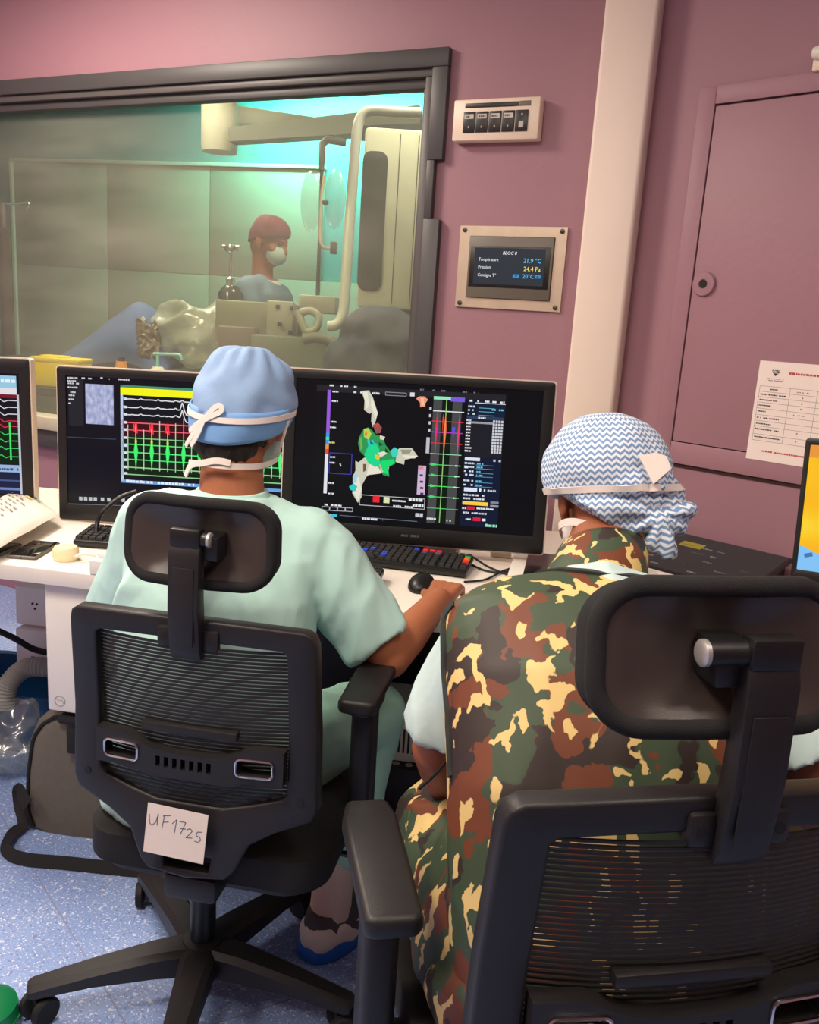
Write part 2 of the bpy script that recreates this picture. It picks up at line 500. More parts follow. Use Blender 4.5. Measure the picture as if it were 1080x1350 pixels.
def wrinkler(amp, sc, stretch=(1, 1, 1), seed=0):
    s = Vector(stretch)
    def f(p):
        q = Vector((p.x * s.x, p.y * s.y, p.z * s.z)) * sc + Vector((seed, seed * 1.7, seed * 0.3))
        a = noise.noise(q); b = noise.noise(q * 2.1 + Vector((5, 5, 5)))
        return max(-0.35 * amp, amp * (1 - abs(a) * 2.2 + 0.4 * b - 0.45))
    return f

# ------------------------------------------------------------------ flat drawing on a surface (screens, print)
_txt = {}
def text_geo(s, bold=False):
    if s in _txt: return _txt[s]
    cu = bpy.data.curves.new('t', 'FONT'); cu.body = s; cu.size = 1.0; cu.resolution_u = 2
    if bold: cu.offset = 0.02
    o = bpy.data.objects.new('t', cu); COL.objects.link(o)
    dg = bpy.context.evaluated_depsgraph_get(); dg.update()
    me = bpy.data.meshes.new_from_object(o.evaluated_get(dg))
    vs = [(v.co.x, v.co.y) for v in me.vertices]; fs = [list(p.vertices) for p in me.polygons]
    bpy.data.objects.remove(o); bpy.data.curves.remove(cu); bpy.data.meshes.remove(me)
    wd = max([v[0] for v in vs] or [1])
    _txt[s] = (vs, fs, wd); return _txt[s]

class Canvas:
    """draws coloured faces on a w x h rectangle in local XZ (x 0..w from left, v 0..h from top), facing -Y"""
    def __init__(self, w_, h_, ox, oz, y=0.0, step=0.00006):
        self.w, self.h, self.ox, self.oz, self.y, self.step = w_, h_, ox, oz, y, step
        self.V, self.F, self.C, self.k = [], [], [], 0
    def _pt(self, u, v): return (self.ox + u * self.w, self.y - self.k * self.step, self.oz - v * self.h)
    def poly(self, pts, col):
        b = len(self.V)
        for p in pts: self.V.append(self._pt(*p))
        self.F.append(list(range(b, b + len(pts)))); self.C.append(lin(col))
    def rect(self, u0, v0, u1, v1, col): self.poly(((u0, v0), (u1, v0), (u1, v1), (u0, v1)), col)
    def layer(self): self.k += 1
    def line(self, pts, wd, col):
        asp = self.w / self.h
        for (a, b) in zip(pts, pts[1:]):
            dx, dy = (b[0] - a[0]) * asp, b[1] - a[1]; l = math.hypot(dx, dy) or 1
            nx, ny = -dy / l * wd / 2 / asp, dx / l * wd / 2
            self.poly(((a[0] - nx, a[1] - ny), (b[0] - nx, b[1] - ny), (b[0] + nx, b[1] + ny), (a[0] + nx, a[1] + ny)), col)
    def box(self, u0, v0, u1, v1, wd, col):
        self.line(((u0, v0), (u1, v0), (u1, v1), (u0, v1), (u0, v0)), wd, col)
    def dashes(self, u0, u1, v, h_, col, seed=0, fill=0.75):
        rnd = random.Random(seed); u = u0; asp = self.w / self.h
        while u < u1:
            l = h_ / asp * rnd.uniform(0.5, 1.4)
            if rnd.random() < fill: self.rect(u, v - h_ / 2 * rnd.uniform(.6, 1), min(u + l, u1), v + h_ / 2, col)
            u += l * 1.25
    def text(self, u, v, h_, s, col, right=False, shear=0.0, sx=1.0):
        vs, fs, wd = text_geo(s); asp = self.w / self.h
        b = len(self.V); off = wd * h_ / asp * sx if right else 0
        for (x, y) in vs: self.V.append(self._pt(u + (x + y * shear) * h_ / asp * sx - off, v - y * h_))
        for f in fs: self.F.append([b + i for i in f]); self.C.append(lin(col))
    def build(self, name, m, parent, mw=None):
        me = bpy.data.meshes.new(name); me.from_pydata(self.V, [], self.F)
        ca = me.color_attributes.new('Col', 'FLOAT_COLOR', 'CORNER')
        for p, c in zip(me.polygons, self.C):
            for li in p.loop_indices: ca.data[li].color = c
        me.materials.append(m)
        o = bpy.data.objects.new(name, me); COL.objects.link(o); o.parent = parent
        if mw: o.matrix_local = mw
        return o

def homog(src):
    """pixel quad TL,TR,BR,BL -> unit square"""
    dst = ((0, 0), (1, 0), (1, 1), (0, 1)); A, B = [], []
    for (x, y), (u, v) in zip(src, dst):
        A.append([x, y, 1, 0, 0, 0, -u * x, -u * y]); B.append(u)
        A.append([0, 0, 0, x, y, 1, -v * x, -v * y]); B.append(v)
    h = np.append(np.linalg.solve(np.array(A, float), np.array(B, float)), 1).reshape(3, 3)
    def f(x, y):
        q = h @ np.array([x, y, 1.0]); return (q[0] / q[2], q[1] / q[2])
    return f

# ================================================================== the setting
WY = 2.85
CORNER = Vector((-0.625, WY, 0))
A2 = R_(-19.6)
D2 = Vector((math.cos(A2), math.sin(A2), 0)); N2 = Vector((-math.sin(A2), math.cos(A2), 0))
W2M = Matrix.Translation(CORNER) @ Matrix.Rotation(A2, 4, 'Z')
W2I = W2M.inverted()
def w2(px, py):
    p = W2I @ at_pl(px, py, CORNER, N2); return p.x, p.z

bm = NB(); bx(bm, (-0.7, 0.53, -0.05), (6.7, 4.9, 0.1)); FLOOR = struct(finish(bm, 'floor', M_FLOOR, smooth=False), 'blue-grey speckled vinyl floor')
# welded vinyl seams
for i, (a, b) in enumerate((((118, 1270), (190, 1390)), ((330, 1335), (560, 1262)))):
    p, q = at_z(a[0], a[1], 0), at_z(b[0], b[1], 0); d = (q - p).normalized()
    bm = NB(); ribbon(bm, [p - d * 0.9, q + d * 0.9], Vector((0, 0, 1)), 0.003, 0.0005)
    finish(bm, 'weld_seam', mat('seam', (132, 140, 170), 0.6), FLOOR, smooth=False)

WX0, WX1, WZ0, WZ1 = -3.75, -1.30, 0.86, 2.235
bm = NB()
prism(bm, [(-4.0, 0), (CORNER.x + 0.05, 0), (CORNER.x + 0.05, 2.75), (-4.0, 2.75)], 0.12, Matrix.Translation((0, WY, 0)),
      holes=[[(WX0, WZ0), (WX1, WZ0), (WX1, WZ1), (WX0, WZ1)]])
WALLB = struct(finish(bm, 'wall_back', M_WALL, smooth=False), 'mauve painted wall around the viewing window')
bm = NB(); bx(bm, (1.7, 0.06, 1.375), (3.6, 0.12, 2.75)); WALLR = finish(bm, 'wall_right', M_WALL, smooth=False, mw=W2M); struct(WALLR, 'mauve painted wall angled away from the window wall')
bm = NB(); bx(bm, (-4.06, 0.5, 1.375), (0.12, 4.9, 2.75)); struct(finish(bm, 'wall_left', M_WALL, smooth=False))
bm = NB(); bx(bm, (-0.7, -1.96, 1.375), (6.7, 0.12, 2.75)); struct(finish(bm, 'wall_rear', M_WALL, smooth=False))
bm = NB(); bx(bm, (2.6, -0.2, 1.375), (0.12, 3.6, 2.75)); struct(finish(bm, 'wall_side', M_WALL, smooth=False))
bm = NB(); bx(bm, (-0.7, 0.53, 2.80), (6.7, 4.9, 0.1)); CEIL = struct(finish(bm, 'ceiling', M_CEIL, smooth=False))
for (lx, ly, nm) in ((-2.55, 1.75, 'beside the window wall'), (-1.1, 0.2, 'over the chairs'), (0.6, 0.5, 'on the right side'), (-2.6, -0.9, 'at the back of the room')):
    t = thing('ceiling_light', 'square flat ceiling lamp ' + nm, 'ceiling light', (lx, ly, 2.75), 0, 'square ceiling lamps')
    bm = NB(); prism(bm, rrect(0.62, 0.62, 0.01), 0.012, Matrix.Translation((0, 0, -0.0)) @ Matrix.Rotation(R_(-90), 4, 'X'), holes=[rrect(0.57, 0.57, 0.005)])
    finish(bm, 'lamp_frame', M_WHITE, t)
    bm = NB(); bx(bm, (0, 0, -0.003), (0.57, 0.57, 0.006)); finish(bm, 'diffuser', M_LIGHTP, t, smooth=False)

# ---- viewing window
WIN = thing('window_1', 'large viewing window with grey frame onto the operating room', 'window', (-2.5, WY, WZ0)); WIN['kind'] = 'structure'; del WIN['category']
wi = Matrix.Translation((2.5, -WY, -WZ0))
def wpart(name, boxes, m, bev=0.003):
    bm = NB()
    for (x0, x1, z0, z1, y0, y1) in boxes: bx(bm, ((x0 + x1) / 2, (y0 + y1) / 2, (z0 + z1) / 2), (x1 - x0, y1 - y0, z1 - z0), bev)
    return finish(bm, name, m, WIN, mw=wi)
wpart('frame_top', [(-3.85, -1.244, 2.222, 2.280, WY - 0.028, WY)], M_FRAME)
wpart('frame_side', [(-1.300, -1.244, 1.931, 2.2215, WY - 0.028, WY)], M_FRAME)
wpart('frame_side', [(-1.300, -1.272, 1.7405, 1.9305, WY - 0.028, WY)], M_FRAME)
wpart('frame_side', [(-1.300, -1.240, 0.80, 1.740, WY - 0.028, WY)], M_FRAME)
wpart('frame_side', [(-3.85, -3.75, 0.80, 2.2215, WY - 0.028, WY)], M_FRAME)
wpart('glazing_bead', [(-3.75, -1.3005, 2.196, 2.2215, WY - 0.012, WY + 0.05)], M_BEAD)
wpart('glazing_bead', [(-3.75, -1.330, 2.165, 2.1955, WY + 0.01, WY + 0.06)], M_FRAME)
wpart('glazing_bead', [(-1.330, -1.3005, 0.87, 2.195, WY - 0.012, WY + 0.05)], M_BEAD)
wpart('glazing_bead', [(-1.345, -1.3305, 0.87, 2.1645, WY + 0.01, WY + 0.06)], M_FRAME)
wpart('window_sill', [(-3.85, -1.3005, 0.815, 0.872, WY - 0.05, WY + 0.06)], mat('sill_light', (188, 180, 158), 0.4))
wpart('cable_trunk', [(-3.85, -1.3005, 0.735, 0.812, WY - 0.035, WY - 0.001)], M_FRAME)
wpart('pane', [(-3.75, -1.335, 0.873, 2.19, WY + 0.062, WY + 0.070)], M_GLASS, 0)

# ---- boxed trunking in the corner
bm = NB(); bx(bm, (-0.645, 2.806, 1.37), (0.158, 0.112, 2.74), 0.012, seg=3)
t = finish(bm, 'trunking_column', M_TRUNK); tag(t, 'tall cream boxed trunking column in the corner beside the wall screen', 'column')

# ---- flush cabinet door in the right wall
t0, z1 = w2(925, 117); _, zf = w2(888, 610)
dl, dz1 = w2(946, 141); _, dz0 = w2(890, 580)
DOOR = thing('door_1', 'flush mauve painted service cabinet door with round lock', 'door', W2M @ Vector((dl, 0, 0)), A2); DOOR['kind'] = 'structure'; del DOOR['category']
di = Matrix.Translation((-dl, 0, 0))
T1 = dl + 0.92
def dpart(name, x0, x1, z0, z1, y0, y1, m, bev=0.002):
    bm = NB(); bx(bm, ((x0 + x1) / 2, (y0 + y1) / 2, (z0 + z1) / 2), (x1 - x0, y1 - y0, z1 - z0), bev); return finish(bm, name, m, DOOR, mw=di)
fy = -0.010
dpart('door_frame', t0, dl - 0.004, zf + 0.001, z1, fy, -0.0005, M_WALL2)
dpart('door_frame', dl - 0.0035, T1, dz1 + 0.006, z1, fy, -0.0005, M_WALL2)
dpart('door_frame', dl - 0.0035, T1, zf + 0.001, dz0 - 0.004, fy, -0.0005, M_WALL2)
dpart('door_gap', dl - 0.004, T1 - 0.001, dz0 - 0.004, dz1 + 0.006, -0.003, -0.0006, M_GASKET, 0)
dpart('door_leaf', dl + 0.0012, T1, dz0 - 0.001, dz1, fy - 0.001, -0.0035, M_WALL2)
dpart('shadow_gap', t0 + 0.03, T1, zf - 0.010, zf, -0.004, -0.0005, M_GASKET, 0)
kx, kz = w2(931, 375)
km = Matrix.Translation((kx - dl, fy - 0.001, kz)) @ Matrix.Rotation(R_(90), 4, 'X')
bm = NB(); lathe(bm, [(0.012, 0.0), (0.034, 0.0), (0.036, 0.004), (0.033, 0.009), (0.014, 0.010), (0.012, 0.006)], 32, km)
lk = finish(bm, 'lock_ring', M_WALL2, DOOR)
bm = NB(); lathe(bm, [(0.0115, 0.0), (0.0115, 0.0075), (0.004, 0.0078)], 20, km); finish(bm, 'keyhole', M_DARK, lk)

# small white wall bracket at the right edge
bx_, bz_ = w2(1082, 78)
t = thing('wall_bracket', 'small white plastic bracket high on the mauve wall', 'bracket', W2M @ Vector((bx_, 0, bz_)), A2)
bm = NB(); bx(bm, (0.02, -0.012, -0.018), (0.06, 0.024, 0.03), 0.004); finish(bm, 'bracket_body', M_CREAM, t)
bm = NB(); lathe(bm, [(0.004, -0.03), (0.014, -0.026), (0.02, 0), (0.012, 0.01), (0.004, 0.012)], 16, Matrix.Translation((0.018, -0.03, 0.008)) @ Matrix.Rotation(R_(90), 4, 'Y')); finish(bm, 'bracket_clip', M_WHITE, t)
bm = NB(); bx(bm, (0.02, -0.01, 0.03), (0.04, 0.02, 0.03), 0.004); finish(bm, 'bracket_top', M_CREAM, t)

# ---- notice on the door
px0, pz1 = w2(1005, 475); _, pz0 = w2(988, 604)
t = thing('paper_notice', 'white printed notice with heart logo and table taped to the mauve cabinet door', 'notice', W2M @ Vector((px0, fy - 0.0016, pz0)), A2)
PW, PH = 0.205, pz1 - pz0
bm = NB(); bx(bm, (PW / 2, 0, PH / 2), (PW, 0.0008, PH)); finish(bm, 'sheet', M_PAPER2, t, smooth=False)
cv = Canvas(PW, PH, 0, PH, -0.0006)
K = (60, 48, 46); RD = (190, 70, 74); G = (130, 118, 112)
for s_ in (-1, 1):
    cv.poly([(0.24 + s_ * 0.055 * math.cos(a) * (1 if True else 0) + s_ * 0.0, 0.085 + 0.022 * math.sin(a)) for a in [i * 2 * math.pi / 12 for i in range(12)]][:7], K)
cv.poly([(0.185, 0.09), (0.295, 0.09), (0.285, 0.112), (0.24, 0.145), (0.195, 0.112)], K)
cv.layer(); cv.line([(0.19, 0.098), (0.22, 0.092), (0.25, 0.104), (0.29, 0.094)], 0.008, (236, 224, 212)); cv.line([(0.2, 0.118), (0.24, 0.112), (0.28, 0.12)], 0.006, (236, 224, 212))
cv.layer()
cv.dashes(0.13, 0.36, 0.172, 0.008, G, 1); cv.dashes(0.13, 0.36, 0.19, 0.010, G, 2)
cv.dashes(0.42, 0.98, 0.105, 0.022, RD, 5, 0.95)
rows = [0.25, 0.305, 0.36, 0.415, 0.475, 0.54, 0.6, 0.655, 0.735, 0.80]
for r_ in rows: cv.line([(0.05, r_ + 0.0), (0.95, r_ + 0.0)], 0.003, G)
for u in (0.05, 0.47, 0.83, 0.95): cv.line([(u, rows[0]), (u, rows[-1])], 0.003, G)
for i, (r_, u1) in enumerate(zip(rows, (0.30, 0.42, 0.32, 0.24, 0.18, 0.38, 0.28, 0.40, 0.43))):
    cv.dashes(0.2 if i == 0 else 0.07, u1, r_ + 0.028, 0.014, K, 10 + i, 0.92)
for i, r_ in enumerate(rows[:-1]):
    if i in (0, 4): cv.dashes(0.56, 0.72, r_ + 0.03, 0.011, G, 30 + i)
    elif i not in (5, 6): cv.rect(0.64, r_ + 0.02, 0.655, r_ + 0.036, G)
cv.dashes(0.2, 0.92, 0.90, 0.017, RD, 51, 0.95)
cv.build('print', M_PRINT, t)['kind'] = 'stuff'

# ---- indicator panel and temperature screen on the window wall
def wallthing(name, label, cat, p):
    return thing(name, label, cat, (p.x, WY - 0.0005, p.z))
p = at_y(602, 190, WY); q = at_y(719, 131, WY); SW, SH = q.x - p.x, q.z - p.z
t = wallthing('indicator_panel', 'cream wall panel with five black indicator modules above the temperature screen', 'indicator panel', p)
bm = NB(); bx(bm, (SW / 2, -0.0225, SH / 2), (SW, 0.045, SH), 0.006); body = finish(bm, 'housing', M_CREAM, t)
for i in range(5):
    u0 = 0.13 + i * 0.152; bm = NB()
    bx(bm, ((u0 + 0.07) * SW, -0.046, SH * 0.44), (SW * 0.138, 0.006, SH * 0.50), 0.001); md = finish(bm, 'indicator_module', M_BLACK, t)
    def mk(nm, fn):
        cv = Canvas(SW * 0.138, SH * 0.5, u0 * SW, SH * 0.69, -0.0492); fn(cv); cv.build(nm, M_PRINT, md)
    if i < 4:
        def lab(cv):
            cv.rect(0.12, 0.12, 0.88, 0.34, (206, 198, 190)); cv.layer(); cv.dashes(0.2, 0.8, 0.23, 0.10, (90, 84, 80), 60 + i)
        mk('label_plate', lab); mk('indicator_led', lambda cv: cv.rect(0.44, 0.68, 0.56, 0.78, (170, 160, 150)))
    else:
        mk('indicator_led', lambda cv: cv.rect(0.46, 0.16, 0.58, 0.26, (200, 190, 180))); mk('test_button', lambda cv: cv.rect(0.3, 0.52, 0.68, 0.82, (196, 188, 180)))
bm = NB(); bx(bm, (0.45 * SW, -0.0455, SH * 0.84), (SW * 0.62, 0.003, SH * 0.11), 0.001); finish(bm, 'label_strip', M_BLACK, t)
bm = NB(); bx(bm, (0.83 * SW, -0.0455, SH * 0.845), (SW * 0.13, 0.003, SH * 0.12), 0.001); finish(bm, 'buzzer', M_GREYP, t)

p = at_y(601, 404, WY); q = at_y(750, 300, WY); SW, SH = q.x - p.x, q.z - p.z
t = wallthing('climate_touchscreen', 'wall temperature and pressure touchscreen in a worn metal surround', 'touchscreen', p)
bm = NB(); prism(bm, rrect(SW, SH, 0.003, SW / 2, SH / 2), 0.008, Matrix.Translation((0, -0.008, 0)), holes=[rrect(SW * 0.8, SH * 0.76, 0.002, SW / 2, SH / 2)]); finish(bm, 'metal_surround', M_STEEL, t)
for (u, v) in ((0.045, 0.95), (0.955, 0.95), (0.045, 0.05), (0.955, 0.05)):
    bm = NB(); lathe(bm, [(0.001, 0.0), (0.008, 0.0), (0.008, 0.003), (0.001, 0.005)], 14, Matrix.Translation((u * SW, -0.008, v * SH)) @ Matrix.Rotation(R_(90), 4, 'X')); finish(bm, 'screw', M_SCREW, t)
bm = NB(); bx(bm, (SW / 2, -0.008, SH / 2), (SW * 0.79, 0.016, SH * 0.75), 0.003); finish(bm, 'bezel', M_GREYP, t)
bm = NB(); bx(bm, (SW * 0.5, -0.0165, SH * 0.508), (SW * 0.75, 0.002, SH * 0.50), 0.0008); sc_ = finish(bm, 'screen_glass', M_BLACK, t)
cv = Canvas(SW * 0.66, SH * 0.44, SW * 0.17, SH * 0.735, -0.0178)
cv.rect(0, 0, 1, 1, (46, 52, 60)); cv.layer()
Wc = (246, 248, 250)
cv.text(0.40, 0.17, 0.125, 'BLOC 8', Wc, shear=0.15, sx=1.0)
cv.text(0.06, 0.36, 0.125, 'Température', Wc, sx=0.9); cv.text(0.95, 0.38, 0.17, '21.9 °C', (96, 214, 255), right=True)
cv.text(0.06, 0.57, 0.125, 'Pression', Wc, sx=0.9); cv.text(0.95, 0.60, 0.17, '24.4 Pa', (255, 232, 110), right=True)
cv.text(0.06, 0.79, 0.125, 'Consigne T°', Wc, sx=0.9); cv.rect(0.57, 0.70, 0.66, 0.79, (30, 150, 220)); cv.rect(0.88, 0.70, 0.96, 0.79, (30, 150, 220))
cv.text(0.865, 0.80, 0.16, '20°C', (96, 214, 255), right=True)
cv.layer(); cv.rect(0.6, 0.73, 0.63, 0.76, (46, 52, 60)); cv.rect(0.905, 0.73, 0.935, 0.76, (46, 52, 60))
cv.build('screen_image', M_SCREEN, sc_)

# ================================================================== desk
DK = R_(15)
DE = Vector((math.cos(DK), math.sin(DK), 0)); DN = Vector((-math.sin(DK), math.cos(DK), 0))
def deskpt(a, b, z=0.75):   # a along the front edge from its measured point, b towards the wall
    return Vector((-1.64, 1.465, 0)) + DE * a + DN * b + Vector((0, 0, z))
Wq = CORNER + D2 * 1.55 - N2 * 0.02
poly = [deskpt(-1.25, 0), deskpt(1.42, 0), Vector((0.42, 1.72, 0)), Wq - N2 * 0.55, Wq, CORNER + D2 * 0.10 - N2 * 0.02, deskpt(0.95, 0.92), deskpt(-1.25, 0.80)]
bm = NB()
vs = prism(bm, [(v.x, v.y) for v in poly], 0.04, None, bevel=0.003)
for v in bm.verts: v.co = Vector((v.co.x, v.co.z, 0.71 + v.co.y))
DESK = thing('desk', 'long white desk with pale edge under the monitors', 'desk', (-1.0, 1.9, 0))
dm = Matrix.Translation((1.0, -1.9, 0))
finish(bm, 'worktop', M_DESK, DESK, mw=dm)
def dkpart(name, a0, a1, b0, b1, z0, z1, m, bev=0.003):
    c = deskpt((a0 + a1) / 2, (b0 + b1) / 2, (z0 + z1) / 2); bm = NB()
    bx(bm, c, (a1 - a0, b1 - b0, z1 - z0), bev, Matrix.Rotation(DK, 3, 'Z')); return finish(bm, name, m, DESK, mw=dm)
dkpart('leg', -0.40, -0.34, 0.10, 0.16, 0, 0.709, M_GREYP)
dkpart('leg', -1.15, -1.09, 0.10, 0.16, 0, 0.709, M_GREYP)
dkpart('leg', 1.30, 1.36, 0.10, 0.16, 0, 0.709, M_GREYP)
dkpart('leg', -0.06, 0.0, 0.42, 0.48, 0, 0.709, mat('leg_beige', (176, 164, 148), 0.5))
dkpart('dark_backdrop', 0.15, 1.36, 0.62, 0.64, 0.06, 0.709, M_BLACK)  # black sheet added so the space under the desk stays dark

# white computer hung under the desk beside the chair
p = at_d(63, 936, 2.22)
t = thing('desktop_computer', 'white slim computer case hung under the desk with round embossed logo', 'computer', (p.x, p.y, p.z), DK)
CH = 0.705 - p.z
bm = NB(); bx(bm, (0.10, 0.17, CH / 2), (0.20, 0.34, CH), 0.006); finish(bm, 'case', M_WHITE, t)
bm = NB(); tube(bm, [(0.035 + 0.014 * math.cos(a), -0.0005, 0.03 + 0.014 * math.sin(a)) for a in [i * 2 * math.pi / 20 for i in range(21)]], 0.0012, 6, False)
tube(bm, [(0.024, -0.0005, 0.036), (0.032, -0.0005, 0.031), (0.04, -0.0005, 0.033), (0.046, -0.0005, 0.024)], 0.0011, 6); finish(bm, 'logo', M_SILVER, t)

# socket trunk behind the desk on the left, with plugs and cables
p = at_d(22, 878, 2.75); q = at_d(66, 770, 2.75)
t = thing('socket_trunk', 'white wall socket block with plug holes under the desk', 'socket', (p.x, p.y, p.z), DK)
TW, TH = 0.34, q.z - p.z
bm = NB(); bx(bm, (TW / 2, 0.03, TH * 0.25), (TW, 0.06, TH * 0.48), 0.004); finish(bm, 'trunk_cover', M_WHITE, t)
bm = NB(); bx(bm, (TW / 2 - 0.01, 0.045, TH * 0.76), (TW, 0.05, TH * 0.48), 0.004); finish(bm, 'socket_plate', M_WHITE, t)
for (x, z) in ((0.05, 0.80), (0.065, 0.80), (0.058, 0.74), (0.11, 0.79), (0.125, 0.79), (0.118, 0.73)):
    bm = NB(); cyl(bm, (x, 0.0205, TH * z), (x, 0.0185, TH * z), 0.004, 10); finish(bm, 'socket_hole', M_DARK, t)
for x in (0.06, 0.12):
    bm = NB(); bx(bm, (x, -0.0005, TH * 0.13), (0.014, 0.002, 0.012)); finish(bm, 'data_port', M_DARK, t)
bm = NB(); tube(bm, smooth_pts([at_d(-10, 828, 2.6), at_d(20, 842, 2.62), at_d(45, 856, 2.66), at_d(75, 862, 2.66)]), 0.010, 8)
tag(finish(bm, 'power_cable', M_DARK), 'black power cables running along the sockets under the desk', 'cable')
bm = NB()
hp = smooth_pts([at_d(6, 935, 2.62), at_d(10, 905, 2.62), at_d(28, 884, 2.62), at_d(52, 879, 2.62), at_d(90, 884, 2.64)], 14)
tube(bm, hp, [0.028 + 0.0025 * (i % 2) for i in range(len(hp))], 14); tag(finish(bm, 'conduit_hose', M_HOSE), 'grey corrugated hose bending down beneath the sockets', 'hose')

# beige case with grille and perforated black unit below the desk
p = at_d(498, 1004, 2.25)
t = thing('computer_tower', 'beige case with vertical grille slots in the dark under the desk', 'computer', (p.x - 0.10, p.y, p.z), R_(17))
bm = NB(); bx(bm, (0.16, 0.12, 0.05), (0.40, 0.24, 0.115), 0.004); finish(bm, 'case', M_BEIGEPC, t)
for i in range(19):
    bm = NB(); bx(bm, (0.07 + i * 0.0125, 0.0005, 0.052), (0.0055, 0.003, 0.068)); finish(bm, 'grille_slot', M_DARK, t, smooth=False)
t2 = thing('rack_unit', 'black box with rows of round silver holes below the beige case', 'equipment', (p.x - 0.13, p.y - 0.04, 0), R_(17))
H2 = p.z - 0.012
bm = NB(); bx(bm, (0.2, 0.14, H2 / 2), (0.46, 0.28, H2), 0.004); finish(bm, 'case', M_BLACK, t2)
for r_ in range(2):
    for i in range(8):
        bm = NB(); x = 0.08 + i * 0.034 + (0.004 if r_ else 0)
        cyl(bm, (x, 0.025 + r_ * 0.03, H2 - 0.0005), (x, 0.025 + r_ * 0.03, H2 + 0.001), 0.010, 14); finish(bm, 'vent_hole', M_SILVER, t2)

# ================================================================== monitors
def monitor(name, label, loc, yaw, tilt, roll, w_, h_, bez, trim=None, group='monitors on the desk', desk_z=0.75):
    t = thing(name, label, 'monitor', (loc[0], loc[1], desk_z), yaw, group)
    Mx = Matrix.Translation((0, 0, loc[2] - desk_z)) @ Matrix.Rotation(-tilt, 4, 'X') @ Matrix.Rotation(-roll, 4, 'Y')
    bm = NB()
    prism(bm, rrect(w_, h_, 0.008, 0, h_ / 2), 0.028, Matrix.Identity(4), holes=[rrect(w_ - 2 * bez[0], h_ - bez[1] - bez[2], 0.002, 0, (h_ - bez[1] + bez[2]) / 2)], bevel=0.002)
    finish(bm, 'bezel', M_BLACK, t, mw=Mx)
    bm = NB(); bx(bm, (0, 0.036, h_ / 2), (w_ - 0.012, 0.03, h_ - 0.012), 0.006); finish(bm, 'rear_cover', M_BLACK, t, mw=Mx)
    if trim:
        bm = NB(); prism(bm, rrect(w_ + 0.008, h_ + 0.008, 0.01, 0, h_ / 2), 0.030, Matrix.Translation((0, 0.005, 0)), holes=[rrect(w_ + 0.0004, h_ + 0.0004, 0.008, 0, h_ / 2)])
        finish(bm, 'trim_band', trim, t, mw=Mx)
    sw, sh = w_ - 2 * bez[0], h_ - bez[1] - bez[2]
    bm = NB(); bx(bm, (0, 0.006, (h_ - bez[1] + bez[2]) / 2), (sw - 0.0005, 0.004, sh - 0.0005)); g = finish(bm, 'screen_panel', mat('screen_black', (8, 9, 14), 0.28, var=0, spec=0.15), t, smooth=False, mw=Mx)
    bm = NB(); bx(bm, (0, 0.075, h_ * 0.25), (0.07, 0.03, h_ * 0.62), 0.006); finish(bm, 'neck', M_BLACK, t, mw=Matrix.Translation((0, 0.0, loc[2] - desk_z)))
    bm = NB(); bx(bm, (0, 0.07, 0.006), (0.26, 0.2, 0.012), 0.005); finish(bm, 'base', M_BLACK, t)
    bm = NB(); bx(bm, (0, 0.075, (loc[2] - desk_z) / 2), (0.07, 0.03, max(0.02, loc[2] - desk_z) + 0.08), 0.004); finish(bm, 'foot_post', M_BLACK, t)
    cv = Canvas(sw, sh, -sw / 2, h_ - bez[1], 0.0038)
    return t, Mx, cv, g

SK = (20, 22, 30)
# ---- centre monitor: heart map
MC, Mx, cv, scr = monitor('monitor', 'large monitor showing a green and white heart map, beside the cream column', (-0.959, 2.129, 0.785), 0.329, 0.079, 0.016, 0.74, 0.47, (0.030, 0.024, 0.048), M_CREAM)
hq = homog(((392, 506), (727, 519), (701, 707), (383, 681)))
def hp_(x, y): return hq(x, y)
def Rp(c, x0, y0, x1, y1, col):
    c.poly([hq(x0, y0), hq(x1, y0 + 0.033 * (x1 - x0)), hq(x1 - 0.06 * (y1 - y0) * 1, y1 + 0.05 * (x1 - x0)), hq(x0 - 0.06 * (y1 - y0), y1)], col)
uv = lambda pts: [hq(*p) for p in pts]
def uvr(x0, y0, x1, y1):
    a = hq(x0, y0); b = hq(x1, y1); return a[0], a[1], b[0], b[1]
cv.rect(0, 0, 1, 1, (5, 6, 12)); cv.layer()
L0 = hq(418, 515)[0]; Rr = hq(672, 524)[0]
u_ecg0, u_ecg1, u_pan1 = hq(566, 600)[0], hq(608, 600)[0], hq(664, 600)[0]
cv.rect(L0, 0.035, u_pan1, 0.965, (8, 9, 14)); cv.layer()
cv.rect(L0, 0.04, u_pan1, 0.085, (32, 33, 38))
# signal column
ga, gb = 0.075, 0.955
for k, (a, b) in enumerate(((0.0, 0.28), (0.62, 0.92))):
    cv.rect(u_ecg0 + (u_ecg1 - u_ecg0) * a, ga, u_ecg0 + (u_ecg1 - u_ecg0) * b, gb, (70, 72, 74))
cv.rect(u_ecg0 + (u_ecg1 - u_ecg0) * 0.3, ga, u_ecg0 + (u_ecg1 - u_ecg0) * 0.6, gb, (4, 24, 10))
cv.layer()
cv.rect(u_ecg0, ga, u_ecg0 + (u_ecg1 - u_ecg0) * 0.55, ga + 0.022, (150, 230, 190)); cv.rect(u_ecg0 + (u_ecg1 - u_ecg0) * 0.55, ga, u_ecg1, ga + 0.03, (120, 90, 220))
E_ = lambda a: u_ecg0 + (u_ecg1 - u_ecg0) * a
cv.line([(E_(0), 0.175), (E_(1), 0.175)], 0.006, (235, 235, 235))
rows_ = [(0.245, (235, 50, 80)), (0.32, (200, 60, 200)), (0.395, (225, 40, 70)), (0.47, (150, 220, 170)), (0.545, (70, 220, 110)), (0.62, (70, 220, 110)), (0.695, (60, 240, 90)), (0.77, (70, 220, 110)), (0.85, (70, 200, 110))]
for v_, c_ in rows_: cv.line([(E_(-0.02), v_), (E_(1.0), v_)], 0.005, c_)
cv.layer()
